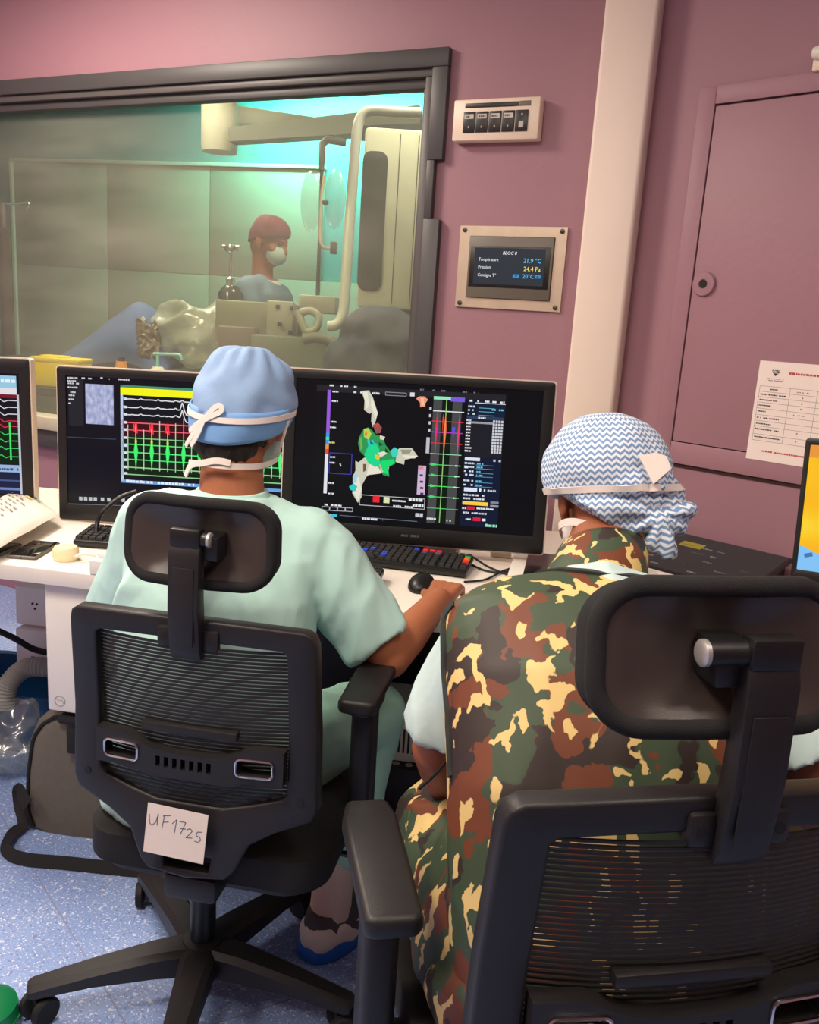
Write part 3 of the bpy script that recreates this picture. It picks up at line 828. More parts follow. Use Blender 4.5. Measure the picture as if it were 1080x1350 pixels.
cv.line([(E_(0.42), 0.09), (E_(0.42), 0.95)], 0.006, (150, 200, 120))
for (a, v0, v1, c_, wd) in ((0.14, 0.18, 0.5, (235, 50, 80), 0.012), (0.42, 0.18, 0.5, (250, 110, 60), 0.018), (0.34, 0.19, 0.34, (235, 70, 60), 0.007), (0.86, 0.18, 0.54, (225, 60, 130), 0.011), (0.7, 0.28, 0.36, (90, 80, 240), 0.02), (0.14, 0.30, 0.35, (200, 40, 220), 0.02)):
    cv.poly([(E_(a) - wd / 3, (v0 + v1) / 2 - 0.04), (E_(a), v0), (E_(a) + wd / 3, (v0 + v1) / 2 - 0.04), (E_(a), v1)], c_)
for v_, c_ in rows_[4:8]:
    cv.poly([(E_(0.05), v_ - 0.012), (E_(0.3), v_), (E_(0.05), v_ + 0.010)], c_); cv.poly([(E_(0.82), v_ - 0.006), (E_(0.98), v_), (E_(0.82), v_ + 0.006)], (190, 240, 200))
# control panel column
P0, P1 = u_ecg1 + 0.012, u_pan1
Pp = lambda a: P0 + (P1 - P0) * a
cv.rect(P0, 0.09, P1, 0.20, (14, 30, 52)); cv.rect(P0, 0.2, P1, 0.47, (26, 28, 36)); cv.rect(P0, 0.47, P1, 0.96, (10, 24, 50)); cv.layer()
for i, u in enumerate((0.05, 0.25, 0.45, 0.65, 0.85)): cv.dashes(Pp(u), Pp(u + 0.12), 0.092, 0.014, (230, 230, 235), 70 + i)
cv.line([(Pp(0.2), 0.105), (Pp(1), 0.105)], 0.004, (230, 230, 230))
for i, v_ in enumerate((0.13, 0.155, 0.18)):
    cv.dashes(Pp(0.02), Pp(0.22), v_, 0.013, (200, 210, 220), 80 + i); cv.line([(Pp(0.3), v_ + 0.008), (Pp(0.72), v_ + 0.008)], 0.003, (120, 190, 220))
cv.dashes(Pp(0.65), Pp(0.95), 0.145, 0.012, (120, 200, 220), 85); cv.rect(P0, 0.195, Pp(0.98), 0.215, (40, 60, 90)); cv.layer(); cv.dashes(Pp(0.3), Pp(0.5), 0.205, 0.012, (220, 220, 225), 86)
cv.rect(Pp(0.05), 0.232, Pp(0.72), 0.246, (150, 155, 165))
for i in range(11):
    v_ = 0.225 + i * 0.021
    cv.dashes(P0, Pp(0.12 if i < 9 else 0.17), v_, 0.012, (225, 225, 230), 90 + i, 0.95)
    for k in range(4): cv.rect(Pp(0.70 + k * 0.072), v_ - 0.008, Pp(0.755 + k * 0.072), v_ + 0.008, (205, 208, 216))
cv.rect(Pp(0.02), 0.48, Pp(0.42), 0.502, (222, 226, 236)); cv.rect(Pp(0.78), 0.485, Pp(0.84), 0.5, (190, 195, 205)); cv.rect(Pp(0.92), 0.485, Pp(0.98), 0.5, (190, 195, 205))
for i, v_ in enumerate((0.52, 0.545, 0.575, 0.60, 0.64, 0.67)):
    cv.dashes(Pp(0.02), Pp(0.28), v_, 0.013, (215, 220, 228), 110 + i); cv.line([(Pp(0.32), v_ + 0.01), (Pp(0.8), v_ + 0.01)], 0.003, (90, 170, 210)); cv.dashes(Pp(0.35), Pp(0.52), v_, 0.011, (110, 190, 220), 120 + i)
cv.rect(Pp(0.02), 0.54, Pp(0.12), 0.556, (225, 228, 235)); cv.rect(Pp(0.05), 0.69, Pp(0.40), 0.716, (222, 228, 240)); cv.rect(Pp(0.45), 0.692, Pp(0.51), 0.712, (230, 235, 245)); cv.rect(Pp(0.58), 0.695, Pp(0.62), 0.71, (230, 235, 245)); cv.dashes(Pp(0.68), Pp(0.9), 0.702, 0.014, (200, 205, 215), 130)
for i, v_ in enumerate((0.74, 0.765)): cv.dashes(Pp(0.04), Pp(0.62), v_, 0.013, (220, 224, 230), 132 + i, 0.85)
cv.rect(Pp(0.03), 0.785, Pp(0.72), 0.81, (250, 205, 70)); cv.rect(Pp(0.78), 0.775, Pp(1.0), 0.79, (130, 135, 150)); cv.rect(Pp(0.78), 0.80, Pp(1.0), 0.815, (150, 155, 170))
cv.rect(Pp(0.16), 0.82, Pp(0.38), 0.845, (220, 30, 50)); cv.dashes(Pp(0.03), Pp(0.13), 0.835, 0.012, (220, 220, 225), 140); cv.dashes(Pp(0.42), Pp(1.0), 0.83, 0.014, (225, 225, 230), 141)
cv.dashes(Pp(0.06), Pp(0.75), 0.865, 0.013, (215, 215, 222), 142); cv.dashes(Pp(0.06), Pp(0.28), 0.91, 0.013, (215, 215, 222), 143); cv.rect(Pp(0.34), 0.895, Pp(0.54), 0.92, (220, 30, 60)); cv.rect(Pp(0.58), 0.9, Pp(0.68), 0.918, (230, 230, 235))
cv.dashes(Pp(0.68), Pp(1.0), 0.945, 0.02, (150, 225, 190), 144, 0.95)
# left side: scale bar, header, boxes
A = lambda x, y: hq(x, y)
cv.dashes(A(431, 515)[0], A(470, 515)[0], A(450, 516)[1], 0.012, (225, 225, 230), 150); cv.dashes(A(462, 523)[0], A(500, 524)[0], A(480, 524)[1], 0.014, (225, 225, 230), 151)
cv.box(A(508, 525)[0], A(510, 523)[1], A(536, 525)[0], A(510, 527)[1], 0.004, (150, 150, 160)); cv.rect(A(541, 525)[0], A(541, 523)[1], A(547, 525)[0], A(541, 528)[1], (220, 220, 225))
a, b, c_, d, e = A(434, 521), A(431, 575), A(430, 590), A(429, 602), A(426, 650)
wv = 0.007
for p_, q_, col in ((a, b, (150, 90, 215)), (b, c_, (60, 150, 230)), (c_, d, (240, 150, 60)), (d, e, (225, 225, 235))):
    cv.poly([(p_[0] - wv, p_[1]), (p_[0] + wv, p_[1]), (q_[0] + wv, q_[1]), (q_[0] - wv, q_[1])], col)
cv.layer(); cv.rect(b[0] - wv, b[1] + 0.03, b[0] + wv, b[1] + 0.05, (80, 220, 150)); cv.rect(c_[0] - wv, c_[1] + 0.03, c_[0] + wv, d[1], (235, 70, 60))
for i, (x, y) in enumerate(((438, 523), (437, 535), (435, 561), (434, 568), (432, 587), (432, 605), (432, 612), (430, 637), (430, 650))): q_ = A(x, y); cv.dashes(q_[0], q_[0] + 0.025, q_[1], 0.012, (225, 225, 230) if i != 4 else (220, 210, 120), 160 + i, 0.95)
cv.box(*uvr(433, 600, 460, 627), 0.006, (60, 60, 170)); cv.line([A(446, 613), A(447, 617)], 0.008, (230, 230, 235))
cv.rect(*uvr(549, 616, 556, 653), (205, 180, 210)); cv.layer()
for y in (618, 627, 635, 643, 650): cv.rect(*uvr(550.5, y, 554.5, y + 3), (70, 55, 90))
cv.rect(*uvr(549.5, 616, 556, 621), (235, 150, 170))
cv.box(*uvr(471, 652, 555, 671), 0.004, (200, 200, 208)); cv.rect(*uvr(488, 653, 496, 662), (230, 40, 50)); cv.rect(*uvr(502, 655, 509, 663), (225, 225, 170))
cv.dashes(A(513, 660)[0], A(532, 660)[0], A(520, 660)[1], 0.014, (220, 220, 225), 180); cv.dashes(A(514, 666)[0], A(540, 668)[0], A(525, 667)[1], 0.014, (220, 220, 225), 181); cv.dashes(A(535, 657)[0], A(554, 660)[0], A(545, 659)[1], 0.022, (230, 230, 235), 182); cv.dashes(A(540, 664)[0], A(554, 668)[0], A(545, 666)[1], 0.022, (230, 230, 235), 183)
for i in range(4): cv.box(*uvr(422 + i * 10, 666 + i * 0.6, 431 + i * 10, 671 + i * 0.6), 0.004, (190, 190, 200))
cv.dashes(A(421, 664)[0], A(447, 664)[0], A(430, 664)[1], 0.014, (230, 230, 235), 185); cv.rect(*uvr(424, 674.5, 441, 679), (70, 190, 220)); cv.rect(*uvr(420, 675, 423, 679), (225, 225, 230)); cv.line([A(444, 677), A(545, 686)], 0.004, (110, 120, 140)); cv.dashes(A(473, 681)[0], A(500, 683)[0], A(485, 682)[1], 0.016, (225, 225, 230), 186); cv.dashes(A(543, 677)[0], A(553, 678)[0], A(548, 678)[1], 0.03, (200, 200, 210), 187)
# heart map
cv.layer()
W_ = (206, 204, 184); W2_ = (232, 226, 208); W3_ = (150, 148, 130)
cv.poly(uv([(476, 522), (486, 521), (491, 530), (494, 540), (497, 550), (494, 560), (490, 568), (488, 560), (489, 549), (486, 551), (479, 546), (480, 534)]), W_)
cv.poly(uv([(470, 612), (466, 610), (466, 622), (462, 630), (463, 640), (461, 650), (468, 662), (473, 655), (474, 640), (480, 630), (492, 622), (500, 622), (508, 628), (510, 618), (490, 606), (478, 606)]), W_)
cv.poly(uv([(517, 600), (525, 594), (541, 594), (549, 605), (540, 607), (531, 609), (530, 615), (520, 612), (512, 606)]), W_)
cv.layer()
cv.poly(uv([(489, 530), (494, 540), (497, 550), (494, 558), (491, 548), (488, 540)]), W2_); cv.poly(uv([(462, 634), (470, 630), (473, 645), (469, 660), (463, 650)]), W2_); cv.poly(uv([(478, 523), (484, 523), (486, 540), (482, 545)]), W2_)
cv.poly(uv([(528, 603), (548, 604), (545, 607), (532, 607)]), W2_); cv.poly(uv([(526, 596), (541, 596), (538, 601), (528, 602)]), W3_); cv.poly(uv([(484, 614), (500, 612), (508, 622), (498, 626), (480, 628)]), W2_)
cv.poly(uv([(478, 570), (484, 568), (489, 572), (493, 577), (503, 580), (506, 590), (512, 598), (520, 606), (518, 614), (509, 618), (510, 630), (502, 628), (496, 618), (484, 614), (478, 604), (472, 598), (470, 588), (472, 580)]), (44, 150, 84)); cv.layer()
cv.poly(uv([(484, 590), (494, 588), (498, 596), (496, 606), (500, 614), (492, 618), (482, 612), (478, 602)]), (30, 214, 140)); cv.poly(uv([(500, 610), (516, 608), (518, 613), (508, 618), (509, 628), (503, 625), (500, 618)]), (20, 220, 110)); cv.poly(uv([(482, 584), (490, 584), (492, 590), (484, 594)]), (40, 200, 190))
cv.poly(uv([(478, 570), (484, 569), (488, 576), (484, 584), (478, 580)]), (190, 205, 80)); cv.poly(uv([(472, 582), (475, 580), (476, 594), (473, 597)]), (120, 170, 80)); cv.poly(uv([(490, 565), (497, 562), (502, 568), (500, 575), (494, 576)]), (150, 80, 78)); cv.poly(uv([(492, 563), (499, 564), (496, 568)]), (220, 70, 70)); cv.poly(uv([(499, 578), (506, 580), (504, 584), (499, 583)]), (214, 216, 190))
cv.layer()
cv.poly(uv([(512, 598), (518, 593), (523, 596), (522, 604), (515, 606)]), (60, 210, 190)); cv.poly(uv([(492, 602), (499, 604), (497, 609), (492, 607)]), (236, 190, 60)); cv.poly(uv([(496, 600), (504, 598), (508, 601), (499, 606)]), (226, 220, 200)); cv.poly(uv([(457, 642), (463, 638), (468, 642), (465, 648), (459, 646)]), (50, 200, 200)); cv.poly(uv([(476, 614), (480, 614), (480, 622), (476, 624)]), (110, 80, 60)); cv.poly(uv([(464, 628), (468, 627), (467, 637), (462, 638)]), (150, 210, 240)); cv.poly(uv([(506, 594), (511, 600), (505, 599)]), (30, 60, 40)); cv.poly(uv([(480, 574), (482, 573), (482, 578), (479, 579)]), (200, 120, 60)); cv.poly(uv([(486, 583), (491, 590), (486, 589)]), (30, 110, 80)); cv.poly(uv([(497, 586), (503, 590), (498, 592)]), (20, 90, 50))
# small torso icon
cv.poly(uv([(549, 531), (553, 528), (560, 528), (565, 532), (561, 537), (561, 541), (554, 542), (554, 536)]), (240, 150, 120)); cv.layer(); cv.poly(uv([(555, 530), (559, 530), (560, 539), (556, 540)]), (250, 190, 160))
for i in range(6): q_ = A(553 + i * 15, 519 + i * 0.6); cv.dashes(q_[0], q_[0] + 0.02, q_[1], 0.012, (110, 112, 120), 190 + i)
for v_ in (0.15, 0.2, 0.25, 0.3): cv.rect(E_(-0.12), v_, E_(-0.05), v_ + 0.02, (200, 200, 208))
cv.rect(E_(-0.16), 0.36, E_(-0.05), 0.47, (190, 190, 200)); cv.dashes(E_(0), E_(0.3), 0.925, 0.014, (220, 220, 225), 199); cv.dashes(E_(0.65), E_(0.8), 0.93, 0.014, (220, 220, 225), 200)
cv.build('screen_image', M_SCREEN, scr)
cvb = Canvas(0.05, 0.008, -0.025, 0.03, -0.0006); cvb.dashes(0, 1, 0.5, 0.9, (90, 88, 88), 3, 0.95); cvb.build('maker_mark', M_PRINT, MC, mw=Mx)

# ---- second monitor: electrogram traces and x-ray thumbnail
ML, Mx, cv, scr = monitor('monitor', 'monitor with electrogram traces and yellow bar behind the person in the blue cap', (-1.652, 1.962, 0.760), 0.352, 0.046, 0.018, 0.70, 0.45, (0.026, 0.024, 0.046), M_CREAM)
hq = homog(((68, 501), (364, 506), (359, 678), (79, 659)))
uv = lambda pts: [hq(*p) for p in pts]
cv.rect(0, 0, 1, 1, (9, 12, 22)); cv.layer()
u0, v0, u1, v1 = uvr(71, 505, 88, 564); cv.rect(u0, v0, u1 + 0.02, v1, (32, 34, 40)); cv.rect(0, 0.53, 0.24, 0.95, (7, 10, 24)); cv.layer()
for i, (x, y, l) in enumerate(((70, 504, 14), (88, 504, 14), (112, 503, 3), (120, 504, 4), (135, 504, 16), (70, 508, 12), (71, 511, 16), (71, 516, 14), (73, 522, 9), (73, 526, 9), (73, 531, 7), (73, 536, 6))): q_ = hq(x, y); cv.dashes(q_[0], q_[0] + l / 296, q_[1], 0.013, (205, 205, 210), 300 + i, 0.9)
cv.line([hq(73, 578), hq(135, 580)], 0.006, (60, 70, 84))
a, b, c2, d2 = hq(93, 511), hq(129, 511.5), hq(129, 562), hq(93, 561)
nx, ny = 26, 26
for i in range(nx):
    for j in range(ny):
        f = lambda s_, t_: (a[0] + (b[0] - a[0]) * s_, a[1] + (d2[1] - a[1]) * t_)
        n_ = 0.5 + 0.5 * noise.noise(Vector((i * 0.31, j * 0.27, 3))) + 0.55 * max(0, 1 - 9 * abs(noise.noise(Vector((i * 0.16, j * 0.14, 9))))) * (-0.5 if i % 2 else 0.4)
        s_ = max(0, min(1, n_)); c = (int(128 + 80 * s_), int(134 + 80 * s_), int(178 + 60 * s_))
        p0, p1 = f(i / nx, j / ny), f((i + 1) / nx, (j + 1) / ny); cv.rect(p0[0], p0[1], p1[0], p1[1], c)
g0, gt = hq(138, 512); g1 = 0.995; gbot = hq(138, 631)[1]
cv.rect(g0, gt, g1, gbot + 0.015, (8, 16, 26)); cv.layer()
V = lambda y: gt + (y - 512) / (631 - 512) * (gbot - gt)
cv.rect(g0, V(511), g1, V(514), (70, 140, 110)); cv.rect(g0, V(514), g1, V(523), (246, 244, 20)); cv.rect(g0, V(523), g0 + 0.012, V(631), (190, 205, 235)); cv.rect(g0, V(554), g1, V(573), (62, 4, 14)); cv.rect(g0, V(573), g1, V(624), (2, 34, 6)); cv.rect(g0, V(629), g1, V(633), (110, 160, 220)); cv.layer()
Gx = lambda x: g0 + (x - 138) / 222 * (g1 - g0)
cv.dashes(Gx(145), Gx(240), V(630.5), 0.02, (235, 240, 245), 330, 0.9)
rnd = random.Random(4)
for y in (528, 538, 547):
    pts = []
    for x in range(142, 360, 3):
        dy = rnd.uniform(-0.4, 0.4)
        if (x - 142) % 24 < 3: dy -= 1.6
        k = x - 222
        if y > 530 and 0 <= k < 24: dy += (-9 if k < 3 else 1 if k < 6 else 6 if k < 12 else 5 if k < 16 else 1)
        elif y <= 530 and 0 <= k < 3: dy -= 2
        pts.append((Gx(x), V(y + dy)))
    cv.line(pts, 0.008, (225, 222, 225))
for y, c in ((557, (235, 110, 120)), (566, (230, 90, 110)), (576, (130, 190, 130)), (584, (90, 220, 110)), (594, (80, 240, 120)), (603, (80, 220, 120)), (613, (150, 215, 150)), (622, (150, 205, 150))): cv.line([(Gx(140), V(y)), (g1, V(y))], 0.008, c)
cv.layer()
for i, x in enumerate(range(148, 358, 11)):
    cv.line([(Gx(x), V(555 + rnd.uniform(-3, 12))), (Gx(x), V(616))], 0.006, (190, 220, 190))
    if i % 2 == 1:
        cv.poly([(Gx(x) - 0.010, V(592)), (Gx(x), V(574)), (Gx(x) + 0.010, V(592)), (Gx(x), V(614))], (60, 240, 110))
        if x < 216: cv.line([(Gx(x - 3), V(558)), (Gx(x - 2), V(568)), (Gx(x), V(556)), (Gx(x + 2), V(570)), (Gx(x + 1), V(557))], 0.009, (250, 60, 70)); cv.poly([(Gx(x) - 0.005, V(580)), (Gx(x), V(572)), (Gx(x) + 0.005, V(580)), (Gx(x), V(590))], (220, 220, 90))
    if x > 216: cv.line([(Gx(x), V(548)), (Gx(x), V(575))], 0.006, (230, 150, 150))
for y in (528, 538, 547, 557, 566, 576, 586, 595, 604, 613, 621): cv.rect(g0 + 0.014, V(y - 1.5), g0 + 0.03, V(y + 1.5), (215, 225, 240))
cv.rect(0, hq(75, 652)[1] - 0.05, 1, 1, (18, 20, 24)); cv.layer()
for i, x in enumerate((76, 94, 100, 106, 112, 121, 129, 138, 147, 157)): q_ = hq(x, 652 + (x - 76) * 0.04); cv.rect(q_[0] - 0.008, q_[1] - 0.014, q_[0] + 0.008, q_[1] + 0.014, (190, 192, 196) if i else (140, 142, 150))
cv.line([hq(70, 658.5), hq(160, 662)], 0.006, (110, 112, 118))
cv.build('screen_image', M_SCREEN, scr)

# ---- third monitor at the left edge
M1, Mx, cv, scr = monitor('monitor', 'monitor with white casing edge cut off by the left side, beside the paper packet', (-2.345, 1.665, 0.762), 0.44, 0.04, 0.02, 0.66, 0.45, (0.030, 0.042, 0.05), M_CREAM)
cv.rect(0, 0, 1, 1, (10, 14, 26)); cv.layer()
cv.rect(0.3, 0.02, 0.985, 0.12, (150, 200, 225)); cv.rect(0.3, 0.12, 0.985, 0.17, (226, 220, 226)); cv.rect(0.3, 0.36, 0.985, 0.45, (60, 4, 14)); cv.rect(0.3, 0.45, 0.985, 0.74, (2, 30, 8)); cv.rect(0.3, 0.75, 0.985, 0.81, (150, 180, 220)); cv.rect(0.3, 0.82, 0.985, 0.99, (20, 30, 60)); cv.rect(0.985, 0.17, 0.995, 0.99, (190, 195, 205)); cv.layer()
cv.rect(0.3, 0.02, 0.86, 0.12, (30, 60, 120)); cv.rect(0.3, 0.17, 0.985, 0.2, (120, 20, 40))
for y, c in ((0.22, (215, 215, 220)), (0.275, (220, 218, 222)), (0.33, (220, 218, 222)), (0.385, (220, 60, 90)), (0.43, (200, 60, 80)), (0.49, (60, 200, 100)), (0.55, (60, 200, 100)), (0.61, (60, 210, 110)), (0.68, (60, 200, 100))):
    cv.line([(0.3, y), (0.88, y), (0.9, y - 0.012), (0.92, y + 0.012), (0.94, y), (0.985, y)], 0.007, c)
for x in (0.5, 0.66, 0.78, 0.945): cv.line([(x, 0.40), (x, 0.71)], 0.014, (70, 230, 110))
cv.dashes(0.5, 0.98, 0.06, 0.03, (230, 240, 245), 401); cv.dashes(0.5, 0.98, 0.785, 0.02, (60, 80, 120), 402)
cv.line([(0.3, 0.88), (0.985, 0.88)], 0.012, (70, 90, 140)); cv.line([(0.3, 0.95), (0.985, 0.95)], 0.02, (110, 130, 190))
cv.build('screen_image', M_SCREEN, scr)

# ---- bright display at the right edge
p = at_d(1040, 745, 1.85)
MR, Mx, cv, scr = monitor('monitor', 'display with yellow picture cut off by the right edge beside the notice', (p.x + 0.275, p.y - 0.085, p.z - 0.012), R_(-17), 0.12, 0.085, 0.56, 0.31, (0.010, 0.014, 0.030), None)
cv.rect(0, 0, 1, 1, (246, 196, 40)); cv.layer()
nn = 44
for i in range(nn):
    for j in range(nn):
        k = noise.noise(Vector((i * 0.09, j * 0.09, 1))); c = (250, int(192 + 40 * k), int(30 + 50 * max(0, k)))
        cv.rect(i / nn, j / nn, (i + 1) / nn, (j + 1) / nn, c)
cv.layer(); cv.rect(0, 0, 1, 0.10, (230, 150, 60)); cv.poly([(0, 0.80), (0.1, 0.88), (0.3, 0.92), (1, 0.92), (1, 1), (0, 1)], (130, 195, 245)); cv.layer()
cv.poly([(0.02, 0.87), (0.05, 0.85), (0.055, 0.88), (0.025, 0.90)], (70, 120, 180))
for i, y in enumerate((0.72, 0.80)): cv.dashes(0.10, 0.4, y, 0.012, (190, 120, 30), 500 + i)
cv.build('screen_image', M_SCREEN, scr)
cvb = Canvas(0.10, 0.022, -0.20, 0.029, -0.0006); cvb.rect(0, 0, 1, 1, (235, 230, 226)); cvb.layer(); cvb.dashes(0.1, 0.9, 0.5, 0.4, (90, 90, 96), 8); cvb.build('bezel_sticker', M_PRINT, MR, mw=Mx)

# ---- dark tilted touch console against the right wall
a, b = W2M @ Vector((w2(872, 700)[0], -0.03, 0)), W2M @ Vector((w2(1052, 742)[0], -0.03, 0))
zc = 0.80
t = thing('touch_console', 'dark sloping touch console with yellow button between the capped head and the display', 'console', (a.x, a.y, 0.75), A2)
CW, CD = (b - a).length, 0.30
rot = Matrix.Rotation(R_(9), 4, 'X')
cm = Matrix.Translation((0, -CD, 0.004)) @ rot
bm = NB(); bx(bm, (CW / 2, CD / 2, 0.008), (CW, CD, 0.014), 0.004); finish(bm, 'slab', M_BLACK, t, mw=cm)
bm = NB(); bx(bm, (CW / 2, -0.012, 0.006), (CW + 0.10, 0.028, 0.012), 0.003); finish(bm, 'front_rail', M_WHITE, t, mw=cm)
bm = NB(); prism(bm, [(0, 0), (CD, 0), (CD, 0.046), (0, 0.0)], CW * 0.9, Matrix(((0, 1, 0, CW * 0.05), (1, 0, 0, -CD), (0, 0, 1, 0), (0, 0, 0, 1)))); finish(bm, 'wedge_base', M_BLACK, t)
cv = Canvas(CW, CD, 0, 0, 0)
cv.rect(0.02, 0.03, 0.98, 0.97, (58, 56, 54)); cv.layer()
cv.rect(0.06, 0.07, 0.20, 0.20, (96, 96, 80)); cv.rect(0.30, 0.20, 0.46, 0.33, (190, 160, 40))
for i in range(7):
    for j in range(5):
        if random.random() < 0.75: cv.dashes(0.05 + i * 0.13, 0.05 + i * 0.13 + random.uniform(0.03, 0.1), 0.28 + j * 0.15, 0.03, random.choice(((120, 118, 112), (150, 148, 142), (96, 94, 90))), i * 7 + j)
for (u, v) in ((0.17, 0.32), (0.17, 0.47), (0.12, 0.47), (0.17, 0.62)): cv.rect(u, v, u + 0.018, v + 0.06, (205, 205, 205))
cv.build('display', attr_mat('console_glow', 0.55), t, mw=cm @ Matrix.Translation((0, CD, 0.0156)) @ Matrix.Rotation(R_(-90), 4, 'X'))

# ---- white-framed tablet lying on the desk
p = at_z(668, 765, 0.752)
t = thing('tablet', 'white framed dark tablet lying on the desk in front of the large monitor', 'tablet', (p.x, p.y, 0.7505), R_(14))
TW, TH = 0.40, 0.30
bm = NB(); bx(bm, (TW / 2, TH / 2, 0.007), (TW, TH, 0.014), 0.005); finish(bm, 'shell', M_WHITE, t)
bm = NB(); bx(bm, (TW / 2 + 0.005, TH / 2, 0.0142), (TW - 0.07, TH - 0.06, 0.0012)); finish(bm, 'glass', mat('tablet_glass', (18, 18, 20), 0.2, var=0), t, smooth=False)

# ================================================================== keyboards, mouse and small things on the desk
def key_mesh(wd, nm):
    bm = NB()
    vs = bx(bm, (0, 0, 0.004), (wd, 0.0155, 0.008))
    for v in vs:
        if v.co.z > 0.004: v.co.x *= 0.84; v.co.y = v.co.y * 0.8
    me = bpy.data.meshes.new(nm); bm.to_mesh(me); bm.free(); return me
KEY1, KEY2 = key_mesh(0.0165, 'key'), key_mesh(0.034, 'wide_key')
M_KEY = mat('key_black', (46, 45, 46), 0.5); M_KEYB = mat('key_blue', (50, 78, 200), 0.5); M_KEYR = mat('key_red', (226, 44, 56), 0.5); M_KEYG = mat('key_green', (40, 180, 70), 0.5); M_KEYO = mat('key_orange', (240, 100, 40), 0.5)
def keyboard(label, loc, yaw, cols, rows_k, special, tilt=4):
    t = thing('keyboard', label, 'keyboard', loc, yaw, 'keyboards on the desk')
    W_k, D_k = cols * 0.019 + 0.016, rows_k * 0.019 + 0.02
    km = Matrix.Rotation(R_(tilt), 4, 'X')
    bm = NB(); bx(bm, (0, D_k / 2, 0.009), (W_k, D_k, 0.018), 0.005); finish(bm, 'case', M_BLACK, t, mw=km @ Matrix.Translation((0, 0, 0.002)))
    for r_ in range(rows_k):
        for c in range(cols):
            if r_ == 0 and 4 <= c <= 8: continue
            gapx = 0.006 * (1 if c >= cols - 7 else 0) + 0.006 * (1 if c >= cols - 4 else 0) - 0.006
            m = special.get((r_, c), M_KEY)
            me = KEY1.copy(); me.materials.append(m)
            o = bpy.data.objects.new('key', me); COL.objects.link(o); o.parent = t
            o.matrix_local = km @ Matrix.Translation((-W_k / 2 + 0.0175 + c * 0.019 + gapx, 0.018 + r_ * 0.019, 0.0205))
    me = KEY2.copy(); me.materials.append(M_KEY); o = bpy.data.objects.new('space_bar', me); COL.objects.link(o); o.parent = t
    o.scale = (2.4, 1, 1); o.location = (-W_k / 2 + 0.0175 + 6 * 0.019 - 0.006, 0.019, 0.0225)
    return t
sp = {(5, 13): M_KEYB, (5, 14): M_KEYR, (5, 15): M_KEYR, (5, 16): M_KEYR, (2, 6): M_KEYB, (2, 9): M_KEYB, (3, 7): M_KEYB, (1, 9): M_KEYB, (4, 14): mat('key_greyblue', (80, 84, 110), 0.5), (4, 16): mat('key_greyblue', (80, 84, 110), 0.5),
      (4, 20): M_KEYG, (3, 20): M_KEYO, (2, 20): M_KEYR}
pr_ = at_z(616, 760, 0.758)
kyaw = R_(12)
kc = pr_ - Vector((math.cos(kyaw), math.sin(kyaw), 0)) * 0.212
keyboard('black keyboard with red, blue and green marked keys below the large monitor', (kc.x, kc.y, 0.7505), kyaw, 21, 6, sp)
pl_ = at_z(100, 712, 0.758)
keyboard('black keyboard half hidden behind the mint shoulder, in front of the electrogram monitor', (pl_.x + 0.20, pl_.y + 0.035, 0.7505), R_(22), 19, 6, {})
p2 = at_z(490, 786, 0.758)
keyboard('dark keyboard close to the front edge, mostly hidden by the mint sleeve', (p2.x - 0.19, p2.y - 0.02, 0.7505), R_(17), 19, 6, {})

# mouse
p = at_z(556, 770, 0.76)
t = thing('mouse', 'black computer mouse under the bare right hand', 'mouse', (p.x, p.y, 0.7505), R_(12))
bm = NB(); prim_ell(bm, (0, 0, 0.006), (0.033, 0.056, 0.030))
for v in bm.verts:
    if v.co.z < 0.0: v.co.z = 0.0
finish(bm, 'shell', M_BLACK, t)
bm = NB(); bx(bm, (0, 0.03, 0.031), (0.006, 0.016, 0.006), 0.002); finish(bm, 'scroll_wheel', M_DARK, t)
# cables
for i, pts in enumerate(([(617, 742), (640, 752), (668, 754), (690, 738), (706, 722)], [(622, 733), (640, 745), (655, 752), (672, 758)], [(612, 767), (640, 764), (665, 752), (690, 745)])):
    bm = NB(); tube(bm, smooth_pts([at_z(x, y, 0.7545) for x, y in pts]), 0.0028, 6)
    tag(finish(bm, 'cable', M_DARK), ('black cable curling towards the tablet from the keyboard', 'short black cable crossing under the others by the keyboard', 'black mouse cable lying lowest beside the hand')[i], 'cable', 'cables on the desk')
p = at_z(648, 738, 0.76)
bm = NB(); bx(bm, (p.x, p.y + 0.08, 0.7595), (0.06, 0.02, 0.017), 0.002, Matrix.Rotation(R_(14), 3, 'Z')); tag(finish(bm, 'cable_adapter', M_CREAM), 'small cream adapter block behind the keyboard', 'adapter')

# phones
def phone(label, loc, yaw):
    t = thing('phone', label, 'phone', loc, yaw, 'phones on the desk')
    bm = NB(); bx(bm, (0, 0, 0.0045), (0.075, 0.15, 0.009), 0.004, seg=3); finish(bm, 'case', M_GREYP, t)
    bm = NB(); bx(bm, (0, 0, 0.0092), (0.069, 0.144, 0.001), 0.0003); finish(bm, 'screen_glass', mat('phone_glass', (12, 12, 13), 0.08, var=0), t)
    bm = NB(); cyl(bm, (0, -0.0755, 0.0045), (0, -0.0745, 0.0045), 0.0025, 8); finish(bm, 'port', M_DARK, t)
p = at_z(45, 724, 0.757); phone('black phone with glossy glass beside the round cream puck', (p.x, p.y, 0.7505), R_(-24 + 48))
p = at_z(2, 728, 0.757); phone('black phone at the left edge half under the paper packet', (p.x - 0.03, p.y, 0.7505), R_(20))
